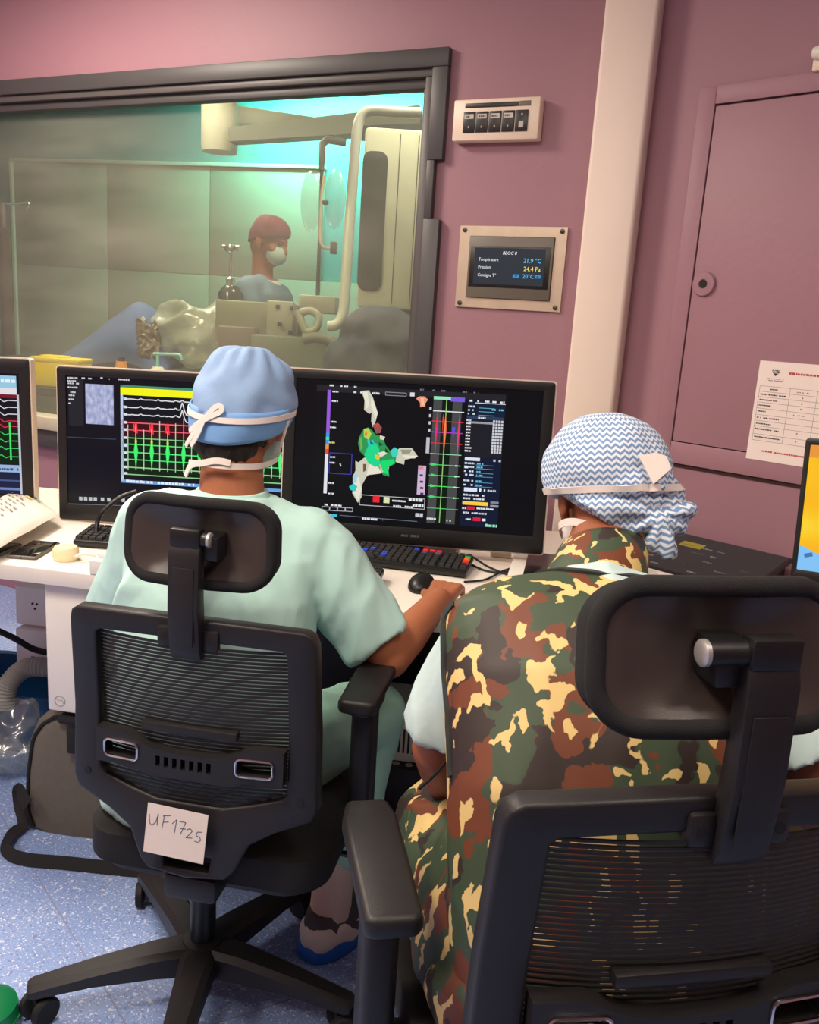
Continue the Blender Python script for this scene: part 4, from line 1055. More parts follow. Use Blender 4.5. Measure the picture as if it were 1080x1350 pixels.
# round puck
p = at_z(87, 735, 0.755)
t = thing('cream_puck', 'round cream plastic puck between the phone and the small white box', 'puck', (p.x, p.y, 0.7505))
bm = NB(); lathe(bm, [(0.001, 0), (0.028, 0), (0.032, 0.008), (0.032, 0.026), (0.027, 0.034), (0.001, 0.036)], 28); finish(bm, 'shell', mat('puck_cream', (240, 226, 184), 0.45, var=0.03), t)
bm = NB(); tube(bm, smooth_pts([(0.03, 0.0, 0.012), (0.05, 0.01, 0.02), (0.07, 0.03, 0.014)]), 0.004, 8); finish(bm, 'cord', M_WHITE, t)
p = at_z(116, 752, 0.755)
t = thing('white_box', 'small white box standing beside the mint sleeve', 'box', (p.x + 0.03, p.y + 0.03, 0.7505), R_(20))
bm = NB(); bx(bm, (0, 0, 0.018), (0.055, 0.07, 0.036), 0.003); finish(bm, 'carton', M_WHITE, t)
bm = NB(); bx(bm, (0.002, 0.012, 0.041), (0.048, 0.03, 0.010), 0.002); finish(bm, 'lid_flap', M_WHITE, t)
# black bent holder arm behind the shoulder
bm = NB(); tube(bm, smooth_pts([at_z(127, 718, 0.752), at_d(128, 690, 2.36), at_d(136, 674, 2.36), at_d(158, 656, 2.38), at_d(180, 648, 2.4)]), 0.0065, 10)
tag(finish(bm, 'bent_arm', M_BLACK), 'black bent arm rising behind the mint shoulder', 'holder arm')

# paper packet
A_, B_, C_, D_ = at_z(-60, 700, 0.80), at_z(-12, 735, 0.775), at_z(78, 684, 0.775), at_z(27, 645, 0.80)
t = thing('paper_packet', 'white paper packet with printed table leaning at the left edge of the desk', 'packet', ((A_ + B_ + C_ + D_) / 4).to_tuple()[:2] + (0.751,))
ti = Matrix.Translation(-Vector(t.location))
nrm = (C_ - B_).cross(A_ - B_).normalized()
bm = NB(); rows_p = []
NU = 14
for layer in (0, 1):
    g = []
    for i in range(NU + 1):
        row = []
        for j in range(NU + 1):
            s_, q_ = i / NU, j / NU
            base = (A_ * (1 - s_) + D_ * s_) * (1 - q_) + (B_ * (1 - s_) + C_ * s_) * q_
            th = 0.018 * (16 * s_ * (1 - s_) * q_ * (1 - q_)) ** 0.35 * (1 if layer else -1) + 0.003 * noise.noise(Vector((i * .6, j * .6, layer * 3)))
            row.append(bm.verts.new(base + nrm * th + Vector((0, 0, 0.012))))
        g.append(row)
    for i in range(NU):
        for j in range(NU): bm.faces.new((g[i][j], g[i + 1][j], g[i + 1][j + 1], g[i][j + 1]))
    rows_p.append(g)
finish(bm, 'wrapper', M_PACKET, t, mw=ti)
cv = Canvas(1, 1, 0, 0, 0)
bw = []
def pk(u, v, lift=0.0012):
    base = (A_ * (1 - u) + D_ * u) * (1 - v) + (B_ * (1 - u) + C_ * u) * v
    return base + nrm * (0.018 * (16 * max(u * (1 - u), .001) * max(v * (1 - v), .001)) ** 0.35 + lift) + Vector((0, 0, 0.012))
me_v, me_f, me_c = [], [], []
def pkrect(u0, v0, u1, v1, col, n=6, lift=0.0030):
    for i in range(n):
        for j in range(2):
            b = len(me_v); ua, ub = u0 + (u1 - u0) * i / n, u0 + (u1 - u0) * (i + 1) / n; va, vb = v0 + (v1 - v0) * j / 2, v0 + (v1 - v0) * (j + 1) / 2
            me_v.extend([pk(ua, va, lift), pk(ub, va, lift), pk(ub, vb, lift), pk(ua, vb, lift)]); me_f.append([b, b + 1, b + 2, b + 3]); me_c.append(lin(col))
pkrect(0.90, 0.10, 0.93, 0.55, (70, 82, 96)); pkrect(0.90, 0.56, 0.93, 0.63, (130, 190, 180)); pkrect(0.84, 0.12, 0.87, 0.5, (236, 214, 130))
for r_ in range(7):
    for c in range(4):
        if random.random() < 0.9: pkrect(0.38 + r_ * 0.062, 0.10 + c * 0.12, 0.40 + r_ * 0.062, 0.10 + c * 0.12 + random.uniform(0.05, 0.1), (150, 144, 136), 2)
me = bpy.data.meshes.new('print'); me.from_pydata(me_v, [], me_f); ca = me.color_attributes.new('Col', 'FLOAT_COLOR', 'CORNER')
for p_, c in zip(me.polygons, me_c):
    for li in p_.loop_indices: ca.data[li].color = c
me.materials.append(M_PRINT); o = bpy.data.objects.new('print', me); COL.objects.link(o); o.parent = t; o['kind'] = 'stuff'; o.matrix_local = ti

# ================================================================== office chairs
def yb(x, z):
    return -0.205 + 0.35 * x * x - 0.35 * (z - 0.66) ** 2
def office_chair(label, loc, rotz, lift=0.0, scale=1.0, base_rot=0.0, base_off=(0, 0), hr_tilt=0.0, hr_z=1.030, hr_x=0.0, backshift=0.0, arm_dz=0.0, knob=1, sh_=0.0022, ax_=0.276, stem_x=0.0, reach=0.034):
    t = thing('office_chair', label, 'office chair', loc, rotz, 'mesh office chairs')
    t.scale = (scale,) * 3
    UP = Matrix.Translation((backshift, 0, lift))
    # back frame
    outer = [(-0.195, 0.908), (0.195, 0.908), (0.208, 0.898), (0.213, 0.88), (0.218, 0.70), (0.222, 0.545), (0.212, 0.522), (0.150, 0.492), (0.108, 0.462), (0.085, 0.405), (0.070, 0.388), (0.0, 0.380),
             (-0.070, 0.388), (-0.085, 0.405), (-0.108, 0.462), (-0.150, 0.492), (-0.212, 0.522), (-0.222, 0.545), (-0.218, 0.70), (-0.213, 0.88), (-0.208, 0.898)]
    inner = [(-0.158, 0.866), (0.158, 0.866), (0.165, 0.858), (0.168, 0.70), (0.168, 0.575), (0.160, 0.562), (0.110, 0.546), (0.060, 0.532), (-0.060, 0.532), (-0.110, 0.546), (-0.160, 0.562), (-0.168, 0.575), (-0.168, 0.70), (-0.165, 0.858)]
    slot = [(-0.044, 0.432), (0.044, 0.432), (0.040, 0.408), (-0.040, 0.408)]
    zc_ = lambda P_: [(x, 0.905 - (0.905 - z) * 0.885) for x, z in P_]
    outer, inner, slot = zc_(outer), zc_(inner), [(-0.044, 0.482), (0.044, 0.482), (0.040, 0.455), (-0.040, 0.455)]
    bm = NB(); prism(bm, outer, 0.03, None, holes=[inner, slot], bevel=0.006)
    for v in bm.verts: v.co.y += yb(v.co.x, v.co.z) - 0.015
    finish(bm, 'back_frame', M_CHAIR, t, mw=UP, angle=55)
    bm = NB(); bx(bm, (0, yb(0, 0.468) + 0.008, 0.468), (0.10, 0.006, 0.034)); finish(bm, 'slot_backing', M_DARK, t, mw=UP)
    for (x, z) in ((-0.192, 0.60), (0.192, 0.60)):
        bm = NB(); y = yb(x, z) - 0.015; cyl(bm, (x, y + 0.002, z), (x, y - 0.002, z), 0.006, 12); finish(bm, 'bolt', M_DARK, t, mw=UP)
    # woven strips
    bm = NB(); z = 0.577; k = 0
    while z < 0.866:
        xm = 0.167 if z > 0.608 else 0.167 - (0.608 - z) * 2.6
        pts = [(-xm + 2 * xm * i / 10) for i in range(11)]
        prev = None
        for x in pts:
            y = yb(x, z) + 0.002 - 0.012 * (1 - (x / 0.17) ** 2)
            ring = [bm.verts.new((x, y - 0.0018, z - sh_)), bm.verts.new((x, y + 0.0012, z - sh_)), bm.verts.new((x, y + 0.0012, z + sh_)), bm.verts.new((x, y - 0.0018, z + sh_))]
            if prev:
                for q in range(4): bm.faces.new((prev[q], prev[(q + 1) % 4], ring[(q + 1) % 4], ring[q]))
            prev = ring
        z += 0.0068
    o = finish(bm, 'mesh_panel', M_STRIP, t, mw=UP, smooth=False); o['kind'] = 'stuff'
    # lumbar support with two chrome-edged grips and a slotted centre
    lum = [(-0.166, 0.672), (-0.11, 0.672), (-0.07, 0.655), (-0.03, 0.650), (0.03, 0.650), (0.07, 0.655), (0.11, 0.672), (0.166, 0.672), (0.166, 0.612), (0.10, 0.612), (0.07, 0.603), (-0.07, 0.603), (-0.10, 0.612), (-0.166, 0.612)]
    holes = [rrect(0.058, 0.026, 0.006, s_ * 0.118, 0.641) for s_ in (-1, 1)] + [[(x - 0.004, 0.641), (x + 0.004, 0.641), (x + 0.004, 0.622), (x - 0.004, 0.622)] for x in (-0.05, -0.035, -0.02, -0.005, 0.01, 0.025, 0.04)]
    bm = NB(); prism(bm, lum, 0.022, None, holes=holes)
    LUM = UP @ Matrix.Translation((0, 0, 0.022))
    for v in bm.verts: v.co.y += yb(v.co.x, v.co.z) - 0.030
    lo = finish(bm, 'lumbar_support', M_CHAIR, t, mw=LUM, angle=50)
    for s_ in (-1, 1):
        bm = NB(); pts = rrect(0.062, 0.030, 0.008, s_ * 0.118, 0.641, 4); pts = pts + [pts[0]]
        tube(bm, [(x, yb(x, z) - 0.0315, z) for x, z in pts], 0.0022, 6, False); finish(bm, 'grip_ring', M_CHROME, lo)
    bm = NB(); bx(bm, (0, yb(0, 0.69) - 0.012, 0.688), (0.17, 0.02, 0.016), 0.004); finish(bm, 'slide_rail', M_CHAIR, lo)
    # headrest
    HM = UP @ Matrix.Translation((hr_x, -0.212, hr_z)) @ Matrix.Rotation(hr_tilt, 4, 'X')
    bm = NB(); prism(bm, rrect(0.250, 0.138, 0.046, 0, 0, 8), 0.024, Matrix.Translation((0, 0.022, 0)), bevel=0.009)
    bmesh.ops.subdivide_edges(bm, edges=[e for e in bm.edges if e.calc_length() > 0.05], cuts=5)
    for v in bm.verts: v.co.x *= 1 - 0.25 * (v.co.z); v.co.y += 1.5 * v.co.x ** 2
    hr = finish(bm, 'headrest_pad', M_FOAM, t, mw=HM, angle=50)
    bm = NB(); loop = rrect(0.242, 0.130, 0.043, 0, 0, 8); lp = []
    for k in range(len(loop)):
        a_, b_ = loop[k], loop[(k + 1) % len(loop)]
        for q in range(3): lp.append((a_[0] + (b_[0] - a_[0]) * q / 3, a_[1] + (b_[1] - a_[1]) * q / 3))
    lp.append(lp[0])
    tube(bm, [(x * (1 - 0.25 * z), 0.006 + 1.5 * x * x, z) for x, z in lp], 0.0108, 10, False); finish(bm, 'headrest_rim', M_FOAM, t, mw=HM)
    # glossy moulded shell with a raised lip
    bm = NB(); nx, nz = 18, 10; rows = []
    for j in range(nz + 1):
        row = []
        for i in range(nx + 1):
            u, v = -1 + 2 * i / nx, -1 + 2 * j / nz
            # rounded rectangle mapping
            r_ = (abs(u) ** 6 + abs(v) ** 6) ** (1 / 6) if (u or v) else 1
            k = max(abs(u), abs(v)) / r_ if r_ else 1
            x, z = u * k * 0.117, v * k * 0.0615
            e_ = max(abs(u), abs(v))
            y = -0.007 + 1.5 * x * x + 0.028 * (1 - e_ ** 2.6) + (0.006 if e_ >= 0.999 else 0)
            x *= 1 - 0.25 * z
            row.append(bm.verts.new((x, y, z)))
        rows.append(row)
    for j in range(nz):
        for i in range(nx): bm.faces.new((rows[j][i], rows[j][i + 1], rows[j + 1][i + 1], rows[j + 1][i]))
    sh = finish(bm, 'headrest_shell', M_PAD, t, mw=HM, angle=60)
    # stem
    XZ = lambda wd: Matrix(((0, 1, 0, -wd / 2), (1, 0, 0, 0), (0, 0, 1, 0), (0, 0, 0, 1)))
    top = hr_z + 0.006
    prof = [(-0.236, 0.842), (-0.244, 0.86), (-0.252, 0.93), (-0.250, top - 0.02), (-0.244, top), (-0.226, top), (-0.226, 0.95), (-0.222, 0.90), (-0.218, 0.842)]
    bm = NB(); prism(bm, prof, 0.052, XZ(0.052), bevel=0.003); US = UP @ Matrix.Translation((stem_x, 0, 0)); st = finish(bm, 'headrest_stem', M_CHAIR, t, mw=US)
    bm = NB(); bx(bm, (0, -0.2515, 0.935), (0.036, 0.003, 0.13), 0.001); finish(bm, 'stem_cover', M_CHAIR, st)
    bm = NB(); bx(bm, (0, -0.235, top + 0.010), (0.05, 0.024, 0.03), 0.004); finish(bm, 'tilt_housing', M_BLACK, t, mw=US)
    bm = NB(); cyl(bm, (knob * 0.02, -0.232, top + 0.008), (knob * reach, -0.232, top + 0.008), 0.012, 18); bx(bm, (knob * 0.03, -0.212, top - 0.006), (0.04, 0.045, 0.04), 0.004); pv = finish(bm, 'pivot', M_BLACK, t, mw=US)
    for s_ in (knob,):
        bm = NB(); lathe(bm, [(0.001, 0), (0.0125, 0), (0.0125, 0.004), (0.010, 0.006), (0.001, 0.006)], 18, Matrix.Translation((s_ * reach, -0.232, top + 0.008)) @ Matrix.Rotation(s_ * R_(90), 4, 'Y')); finish(bm, 'pivot_cap', M_SILVER, pv)
    for s_ in (-1, 1):
        bm = NB(); bx(bm, (s_ * 0.038, -0.226, 0.876), (0.03, 0.016, 0.036), 0.006); lg = finish(bm, 'stem_lug', M_CHAIR, t, mw=US)
        bm = NB(); cyl(bm, (s_ * 0.041, -0.2335, 0.876), (s_ * 0.041, -0.2345, 0.876), 0.006, 12); finish(bm, 'screw_hole', M_DARK, lg)
    # seat
    bm = NB(); prism(bm, rrect(0.46, 0.44, 0.07, 0, 0.035, 6), 0.06, Matrix(((1, 0, 0, 0), (0, 0, 1, 0), (0, 1, 0, 0.405), (0, 0, 0, 1))), bevel=0.018); finish(bm, 'seat', M_FOAM, t, mw=UP, angle=60)
    bm = NB(); prism(bm, rrect(0.42, 0.40, 0.07, 0, 0.03, 6), 0.02, Matrix(((1, 0, 0, 0), (0, 0, 1, 0), (0, 1, 0, 0.386), (0, 0, 0, 1))), bevel=0.004); finish(bm, 'seat_pan', M_CHAIR, t, mw=UP)
    bm = NB(); bx(bm, (0, -0.14, 0.405), (0.10, 0.16, 0.05), 0.012); finish(bm, 'back_bracket', M_CHAIR, t, mw=UP)
    bm = NB(); bx(bm, (0, 0.0, 0.365), (0.15, 0.2, 0.04), 0.01); finish(bm, 'tilt_mechanism', M_BLACK, t, mw=UP)
    bm = NB(); tube(bm, [(0.07, 0.02, 0.36), (0.22, 0.02, 0.36), (0.25, 0.02, 0.362)], [0.006, 0.006, 0.011], 10); finish(bm, 'lever', M_BLACK, t, mw=UP)
    # arms
    for s_ in (-1, 1):
        bm = NB(); prism(bm, rrect(0.046, 0.058, 0.012, s_ * (ax_ - 0.004), 0.03, 4), 0.255 + arm_dz, Matrix(((1, 0, 0, 0), (0, 0, 1, 0), (0, 1, 0, 0.415), (0, 0, 0, 1))), bevel=0.003)
        bx(bm, (s_ * (ax_ - 0.041), 0.03, 0.405), (0.09, 0.07, 0.030), 0.006); ap = finish(bm, 'arm_post', M_CHAIR, t, mw=UP)
        bm = NB()
        prism(bm, [(-0.027 , -0.105), (0.027, -0.105), (0.034, -0.095), (0.037, 0.10), (0.028, 0.14), (-0.028, 0.14), (-0.037, 0.10), (-0.034, -0.095)], 0.028, Matrix(((1, 0, 0, s_ * ax_), (0, 0, 1, 0.02), (0, 1, 0, 0.690), (0, 0, 0, 1))), bevel=0.008)
        finish(bm, 'arm_pad', M_CHAIR, t, mw=UP @ Matrix.Translation((0, 0, arm_dz)), angle=60)
        bm = NB(); prism(bm, rrect(0.058, 0.11, 0.02, s_ * (ax_ - 0.002), 0.02, 4), 0.026, Matrix(((1, 0, 0, 0), (0, 0, 1, 0), (0, 1, 0, 0.665), (0, 0, 0, 1))), bevel=0.003); finish(bm, 'pad_mount', M_BLACK, t, mw=UP @ Matrix.Translation((0, 0, arm_dz)))
    # column and star base
    BM = Matrix.Translation((base_off[0], base_off[1], 0)) @ Matrix.Rotation(base_rot, 4, 'Z')
    bm = NB(); tube(bm, [(base_off[0], base_off[1], 0.10), (base_off[0], base_off[1], 0.23)], 0.026, 20); finish(bm, 'gas_column', M_BLACK, t)
    bm = NB(); tube(bm, [(base_off[0], base_off[1], 0.22), (base_off[0] * 0.3, base_off[1] * 0.3, 0.36 + lift)], 0.016, 20); finish(bm, 'column_piston', M_BLACK, t)
    bm = NB(); lathe(bm, [(0.02, 0.062), (0.045, 0.064), (0.047, 0.11), (0.040, 0.128), (0.02, 0.13)], 24); finish(bm, 'hub', M_CHAIR, t, mw=BM)
    for k in range(5):
        LM = BM @ Matrix.Rotation(2 * math.pi * k / 5, 4, 'Z')
        bm = NB(); secs = [(0.03, 0.036, 0.066, 0.124), (0.10, 0.032, 0.072, 0.122), (0.22, 0.027, 0.074, 0.108), (0.325, 0.023, 0.066, 0.092), (0.335, 0.018, 0.066, 0.088)]; prev = None
        for (x, hw, z0, z1) in secs:
            ring = [bm.verts.new((x, -hw, z0)), bm.verts.new((x, hw, z0)), bm.verts.new((x, hw, z1 - 0.010)), bm.verts.new((x, hw - 0.012, z1)), bm.verts.new((x, -hw + 0.012, z1)), bm.verts.new((x, -hw, z1 - 0.010))]
            if prev:
                for q in range(6): bm.faces.new((prev[q], prev[(q + 1) % 6], ring[(q + 1) % 6], ring[q]))
            else: bm.faces.new(ring[::-1])
            prev = ring
        bm.faces.new(prev); finish(bm, 'base_leg', M_CHAIR, t, mw=LM, angle=30)
        CMx = LM @ Matrix.Translation((0.315, 0, 0)) @ Matrix.Rotation(0.5 + k * 1.1, 4, 'Z')
        bm = NB(); cyl(bm, (0, 0, 0.035), (0, 0, 0.068), 0.008, 12); bx(bm, (0, 0, 0.038), (0.03, 0.022, 0.04), 0.006); cs = finish(bm, 'caster', M_BLACK, t, mw=CMx)
        for s_ in (-1, 1):
            bm = NB(); lathe(bm, [(0.006, 0), (0.024, 0.0), (0.029, 0.003), (0.029, 0.013), (0.025, 0.017), (0.02, 0.0155), (0.006, 0.0155)], 22, Matrix.Translation((0, s_ * 0.012, 0.029)) @ Matrix.Rotation(-s_ * R_(90), 4, 'X')); finish(bm, 'wheel', M_DARK, cs)
    return t

HUB1 = Vector((-0.975, 1.253, 0))
CH1 = office_chair('black mesh office chair with a handwritten paper label on its back', HUB1 + DE * 0.035 + DN * 0.0, DK, 0.0, 1.0, R_(7.6) - DK, (-0.035, 0.0), hr_tilt=R_(-4), hr_z=1.030, hr_x=0.0, backshift=0.03, ax_=0.250, arm_dz=0.018)
# handwritten paper label on its lower back
bm = NB(); bx(bm, (0, 0, 0), (0.108, 0.0008, 0.088)); pl = finish(bm, 'paper_label', M_PAPER, CH1, smooth=False, mw=Matrix.Translation((0.03 - 0.012, -0.2460, 0.532)) @ Matrix.Rotation(R_(3), 4, 'Y') @ Matrix.Rotation(R_(-6), 4, 'X'))
pl['label'] = 'white paper label with UF 1725 written by hand'
cv = Canvas(0.108, 0.088, -0.054, 0.044, -0.0006); INK = (96, 100, 118)
st = [[(0.04, 0.22), (0.06, 0.40), (0.10, 0.44), (0.16, 0.36), (0.19, 0.18), (0.185, 0.42)], [(0.27, 0.46), (0.29, 0.22), (0.27, 0.20), (0.40, 0.16)], [(0.28, 0.33), (0.37, 0.30)],
      [(0.43, 0.32), (0.50, 0.22), (0.48, 0.50)], [(0.54, 0.24), (0.65, 0.24), (0.58, 0.50)], [(0.56, 0.38), (0.66, 0.37)], [(0.68, 0.38), (0.73, 0.34), (0.77, 0.38), (0.73, 0.46), (0.67, 0.54), (0.78, 0.52)], [(0.93, 0.36), (0.85, 0.38), (0.84, 0.46), (0.90, 0.47), (0.92, 0.53), (0.88, 0.58), (0.82, 0.57)]]
for s_ in st: cv.line(s_, 0.018, INK)
cv.build('handwriting', M_PRINT, pl)

CH2 = office_chair('black mesh office chair in the foreground under the camouflage vest', Vector((-0.159, 1.036, 0)), R_(35.5), 0.002, 1.055, R_(20), (0, 0), hr_tilt=R_(-14), hr_z=1.040, hr_x=-0.004, arm_dz=-0.032, knob=-1, sh_=0.00165, stem_x=0.018, reach=0.062)

# ================================================================== people
def add_hand(bm, wrist, fwd, up, thumb, curl=(20, 30, 20), s=0.95, spread=0.10, thumb_dir=None):
    wrist, fwd, up = Vector(wrist), Vector(fwd).normalized(), Vector(up).normalized()
    side = fwd.cross(up).normalized(); up = side.cross(fwd).normalized()
    pr = 0.012 * s
    for k, (off, ln) in enumerate(((-0.030, 0.062), (-0.010, 0.070), (0.010, 0.066), (0.029, 0.052))):
        o = off * s * (-thumb if thumb < 0 else -thumb)   # index sits on the thumb side
        o = -off * s * -thumb if False else (off * s if thumb < 0 else -off * s)
        kn = wrist + fwd * (0.088 - 0.10 * abs(off - -0.01)) * s + side * o + up * 0.006 * s
        prim_cap(bm, wrist + side * o * 0.55, kn, 0.015 * s, 0.0115 * s)
        prim_cap(bm, wrist + side * o * 0.6 - up * 0.008 * s, kn - up * 0.010 * s, 0.013 * s, 0.010 * s)
        d = (fwd + side * (o * 3 * spread / 0.1)).normalized(); p = kn; ax = side; a = 0
        for seg, (fr, cu) in enumerate(zip((0.45, 0.31, 0.24), curl)):
            a += R_(cu); dd = (Quaternion(ax, -a) @ d)
            q = p + dd * ln * fr * s * 1.05
            prim_cap(bm, p, q, (0.0100 - 0.0008 * seg) * s, (0.0092 - 0.0010 * seg) * s); p = q
    tb = wrist + fwd * 0.022 * s + side * thumb * 0.020 * s
    td = (thumb_dir if thumb_dir is not None else (fwd * 0.75 + side * thumb * 0.6 - up * 0.35)).normalized()
    p1 = tb + td * 0.040 * s; p2 = p1 + (td * 0.8 + fwd * 0.5).normalized() * 0.030 * s; p3 = p2 + (td * 0.5 + fwd * 0.8).normalized() * 0.024 * s
    prim_cap(bm, wrist + side * thumb * 0.008 * s, p1, 0.015 * s, 0.0125 * s); prim_cap(bm, p1, p2, 0.0118 * s, 0.0105 * s); prim_cap(bm, p2, p3, 0.0105 * s, 0.0085 * s)

def add_head(bm, Mh, s=0.95, neck_to=None, neck_r=0.052):
    r3 = Mh.to_3x3()
    P = lambda x, y, z: Mh @ Vector((x * s, y * s, z * s))
    E = lambda c, r: prim_ell(bm, P(*c), tuple(v * s for v in r), r3)
    E((0, -0.008, 0.030), (0.074, 0.094, 0.086)); E((0, 0.030, -0.030), (0.060, 0.062, 0.086)); E((0, 0.036, -0.088), (0.044, 0.044, 0.032)); E((0, -0.03, -0.03), (0.064, 0.06, 0.06))
    E((0, 0.088, 0.018), (0.04, 0.012, 0.012)); E((0, 0.080, -0.072), (0.024, 0.014, 0.007)); E((0, 0.078, -0.084), (0.020, 0.013, 0.007))
    prim_cap(bm, P(0, 0.090, 0.005), P(0, 0.106, -0.035), 0.009 * s, 0.013 * s)
    for sd in (-1, 1):
        E((sd * 0.079, -0.012, -0.014), (0.009, 0.021, 0.034)); E((sd * 0.075, -0.004, -0.042), (0.008, 0.012, 0.015)); E((sd * 0.052, 0.055, -0.03), (0.018, 0.022, 0.018))
    if neck_to is not None:
        prim_cap(bm, P(0, -0.022, -0.055), Vector(neck_to), neck_r, neck_r * 1.12)
def eyes(Mh, parent, s=0.95):
    for sd in (-1, 1):
        bm = NB(); prim_ell(bm, Mh @ Vector((sd * 0.029 * s, 0.083 * s, 0.002 * s)), (0.012 * s, 0.011 * s, 0.008 * s), Mh.to_3x3(), 12); finish(bm, 'eye', mat('eye_dark', (40, 30, 26), 0.3), parent)
def headm(c, ang, pitch=0.0, rollh=0.0):
    return Matrix.Translation(Vector(c)) @ Matrix.Rotation(ang, 4, 'Z') @ Matrix.Rotation(pitch, 4, 'X') @ Matrix.Rotation(rollh, 4, 'Y')

# ------------------------------------------------------------------ person in the blue cap
def L1(x, y, z): return HUB1 + DE * x + DN * y + Vector((0, 0, z))
P1 = thing('person', 'person in mint scrubs and plain blue cap seated with hand on mouse', 'person', L1(0.02, 0.02, 0), 0)
p1i = Matrix.Translation(-Vector(P1.location))
H1 = headm(L1(0.0, 0.165, 1.195), R_(5), R_(-10), R_(3))
shL, shR = L1(-0.165, 0.115, 0.955), L1(0.158, 0.125, 0.960)
elR, wrR = Vector((-0.692, 1.470, 0.735)), Vector((-0.688, 1.705, 0.794))
elL, wrL = L1(-0.285, 0.16, 0.705), L1(-0.30, 0.39, 0.785)
hipL, hipR = L1(-0.085, -0.01, 0.545), L1(0.095, -0.01, 0.545)
knR, anR = Vector((-0.815, 1.650, 0.505)), Vector((-0.812, 1.500, 0.115))
knL, anL = L1(-0.20, 0.40, 0.50), L1(-0.19, 0.42, 0.115)
toeR = anR + Vector((0.045, 0.17, -0.085)); toeL = anL + Vector((-0.02, 0.17, -0.085))
bm = NB()
add_head(bm, H1, 0.95, L1(0.0, 0.115, 1.02), 0.058)
prim_loft(bm, [(L1(0.005, -0.03, 0.50), .16, .11), (L1(0.005, 0.0, 0.64), .15, .10), (L1(0, 0.04, 0.80), .16, .105), (L1(0, 0.09, 0.93), .165, .10), (L1(0, 0.11, 1.0), .10, .07)], DE, DN)
for a, e, wv_, f_, th in ((shR, elR, wrR, Vector((-0.25, 1, 0)), -1), (shL, elL, wrL, DN, 1)):
    prim_chain(bm, [a, a.lerp(e, 0.5), e, e.lerp(wv_, 0.35), wv_], [0.047, 0.044, 0.043, 0.042, 0.028])
add_hand(bm, wrR, Vector((-0.16, 1, 0.06)), Vector((0, 0, 1)), -1, (22, 34, 24))
add_hand(bm, wrL, Vector((0.1, 1, -0.05)), Vector((0, 0, 1)), 1, (18, 24, 20))
for h, k, a, to in ((hipR, knR, anR, toeR), (hipL, knL, anL, toeL)):
    prim_chain(bm, [h, h.lerp(k, 0.5), k, k.lerp(a, 0.35), a], [0.085, 0.075, 0.058, 0.052, 0.036])
    prim_chain(bm, [a + Vector((0, -0.03, -0.06)), a + Vector((0.01, 0.04, -0.05)), to], [0.032, 0.036, 0.024])
blob('body', bm, 0.0048, 4, M_SKIN1, P1, mw=p1i)
eyes(H1, P1)
for o in P1.children:
    if o.name.startswith('eye'): o.matrix_local = p1i
# shirt
bm = NB()
prim_loft(bm, [(L1(0.005, -0.04, 0.47), .185, .125), (L1(0.005, -0.02, 0.58), .182, .128), (L1(0.003, 0.015, 0.74), .186, .128), (L1(0, 0.06, 0.87), .198, .122), (L1(-0.003, 0.092, 0.945), .196, .108), (L1(-0.003, 0.108, 0.995), .150, .090), (L1(0, 0.113, 1.040), .085, .076)], DE, DN)
prim_cap(bm, L1(-0.02, 0.105, 0.985), shL + Vector((0, 0, 0.0)), 0.062, 0.072); prim_cap(bm, L1(0.02, 0.11, 0.985), shR, 0.062, 0.072)
for a, e in ((shR, elR), (shL, elL)):
    c_ = a.lerp(e, 0.86); tube(bm, [a, a.lerp(e, 0.4), c_], [0.074, 0.074, 0.073], 20); prim_ell(bm, a, (0.074,) * 3)
W1a, W1b = wrinkler(0.013, 6.5, (1.2, 1.2, 0.5), 3), wrinkler(0.0035, 19.0, (1, 1, 0.5), 9)
def wr1(p):
    return W1a(p) + W1b(p)
blob('shirt', bm, 0.0065, 3, M_SCRUB, P1, wr1, mw=p1i)
# collar ring
bm = NB(); prim_loft(bm, [(L1(0, 0.112, 1.024), .080, .074), (L1(0, 0.117, 1.052), .068, .064)], DE, DN); finish(bm, 'collar', M_SCRUB, P1, mw=p1i)
# trousers
bm = NB()
prim_loft(bm, [(L1(0, -0.04, 0.455), .17, .13), (L1(0, -0.03, 0.58), .176, .12)], DE, DN)
for h, k, a in ((hipR, knR, anR), (hipL, knL, anL)):
    prim_chain(bm, [h, h.lerp(k, 0.5), k], [0.105, 0.096, 0.082])
    c_ = k.lerp(a, 0.80); tube(bm, [k, k.lerp(a, 0.5), c_], [0.078, 0.072, 0.066], 20)
blob('trousers', bm, 0.007, 3, M_SCRUB2, P1, wrinkler(0.006, 11.0, (1, 1, 0.6), 21), mw=p1i)
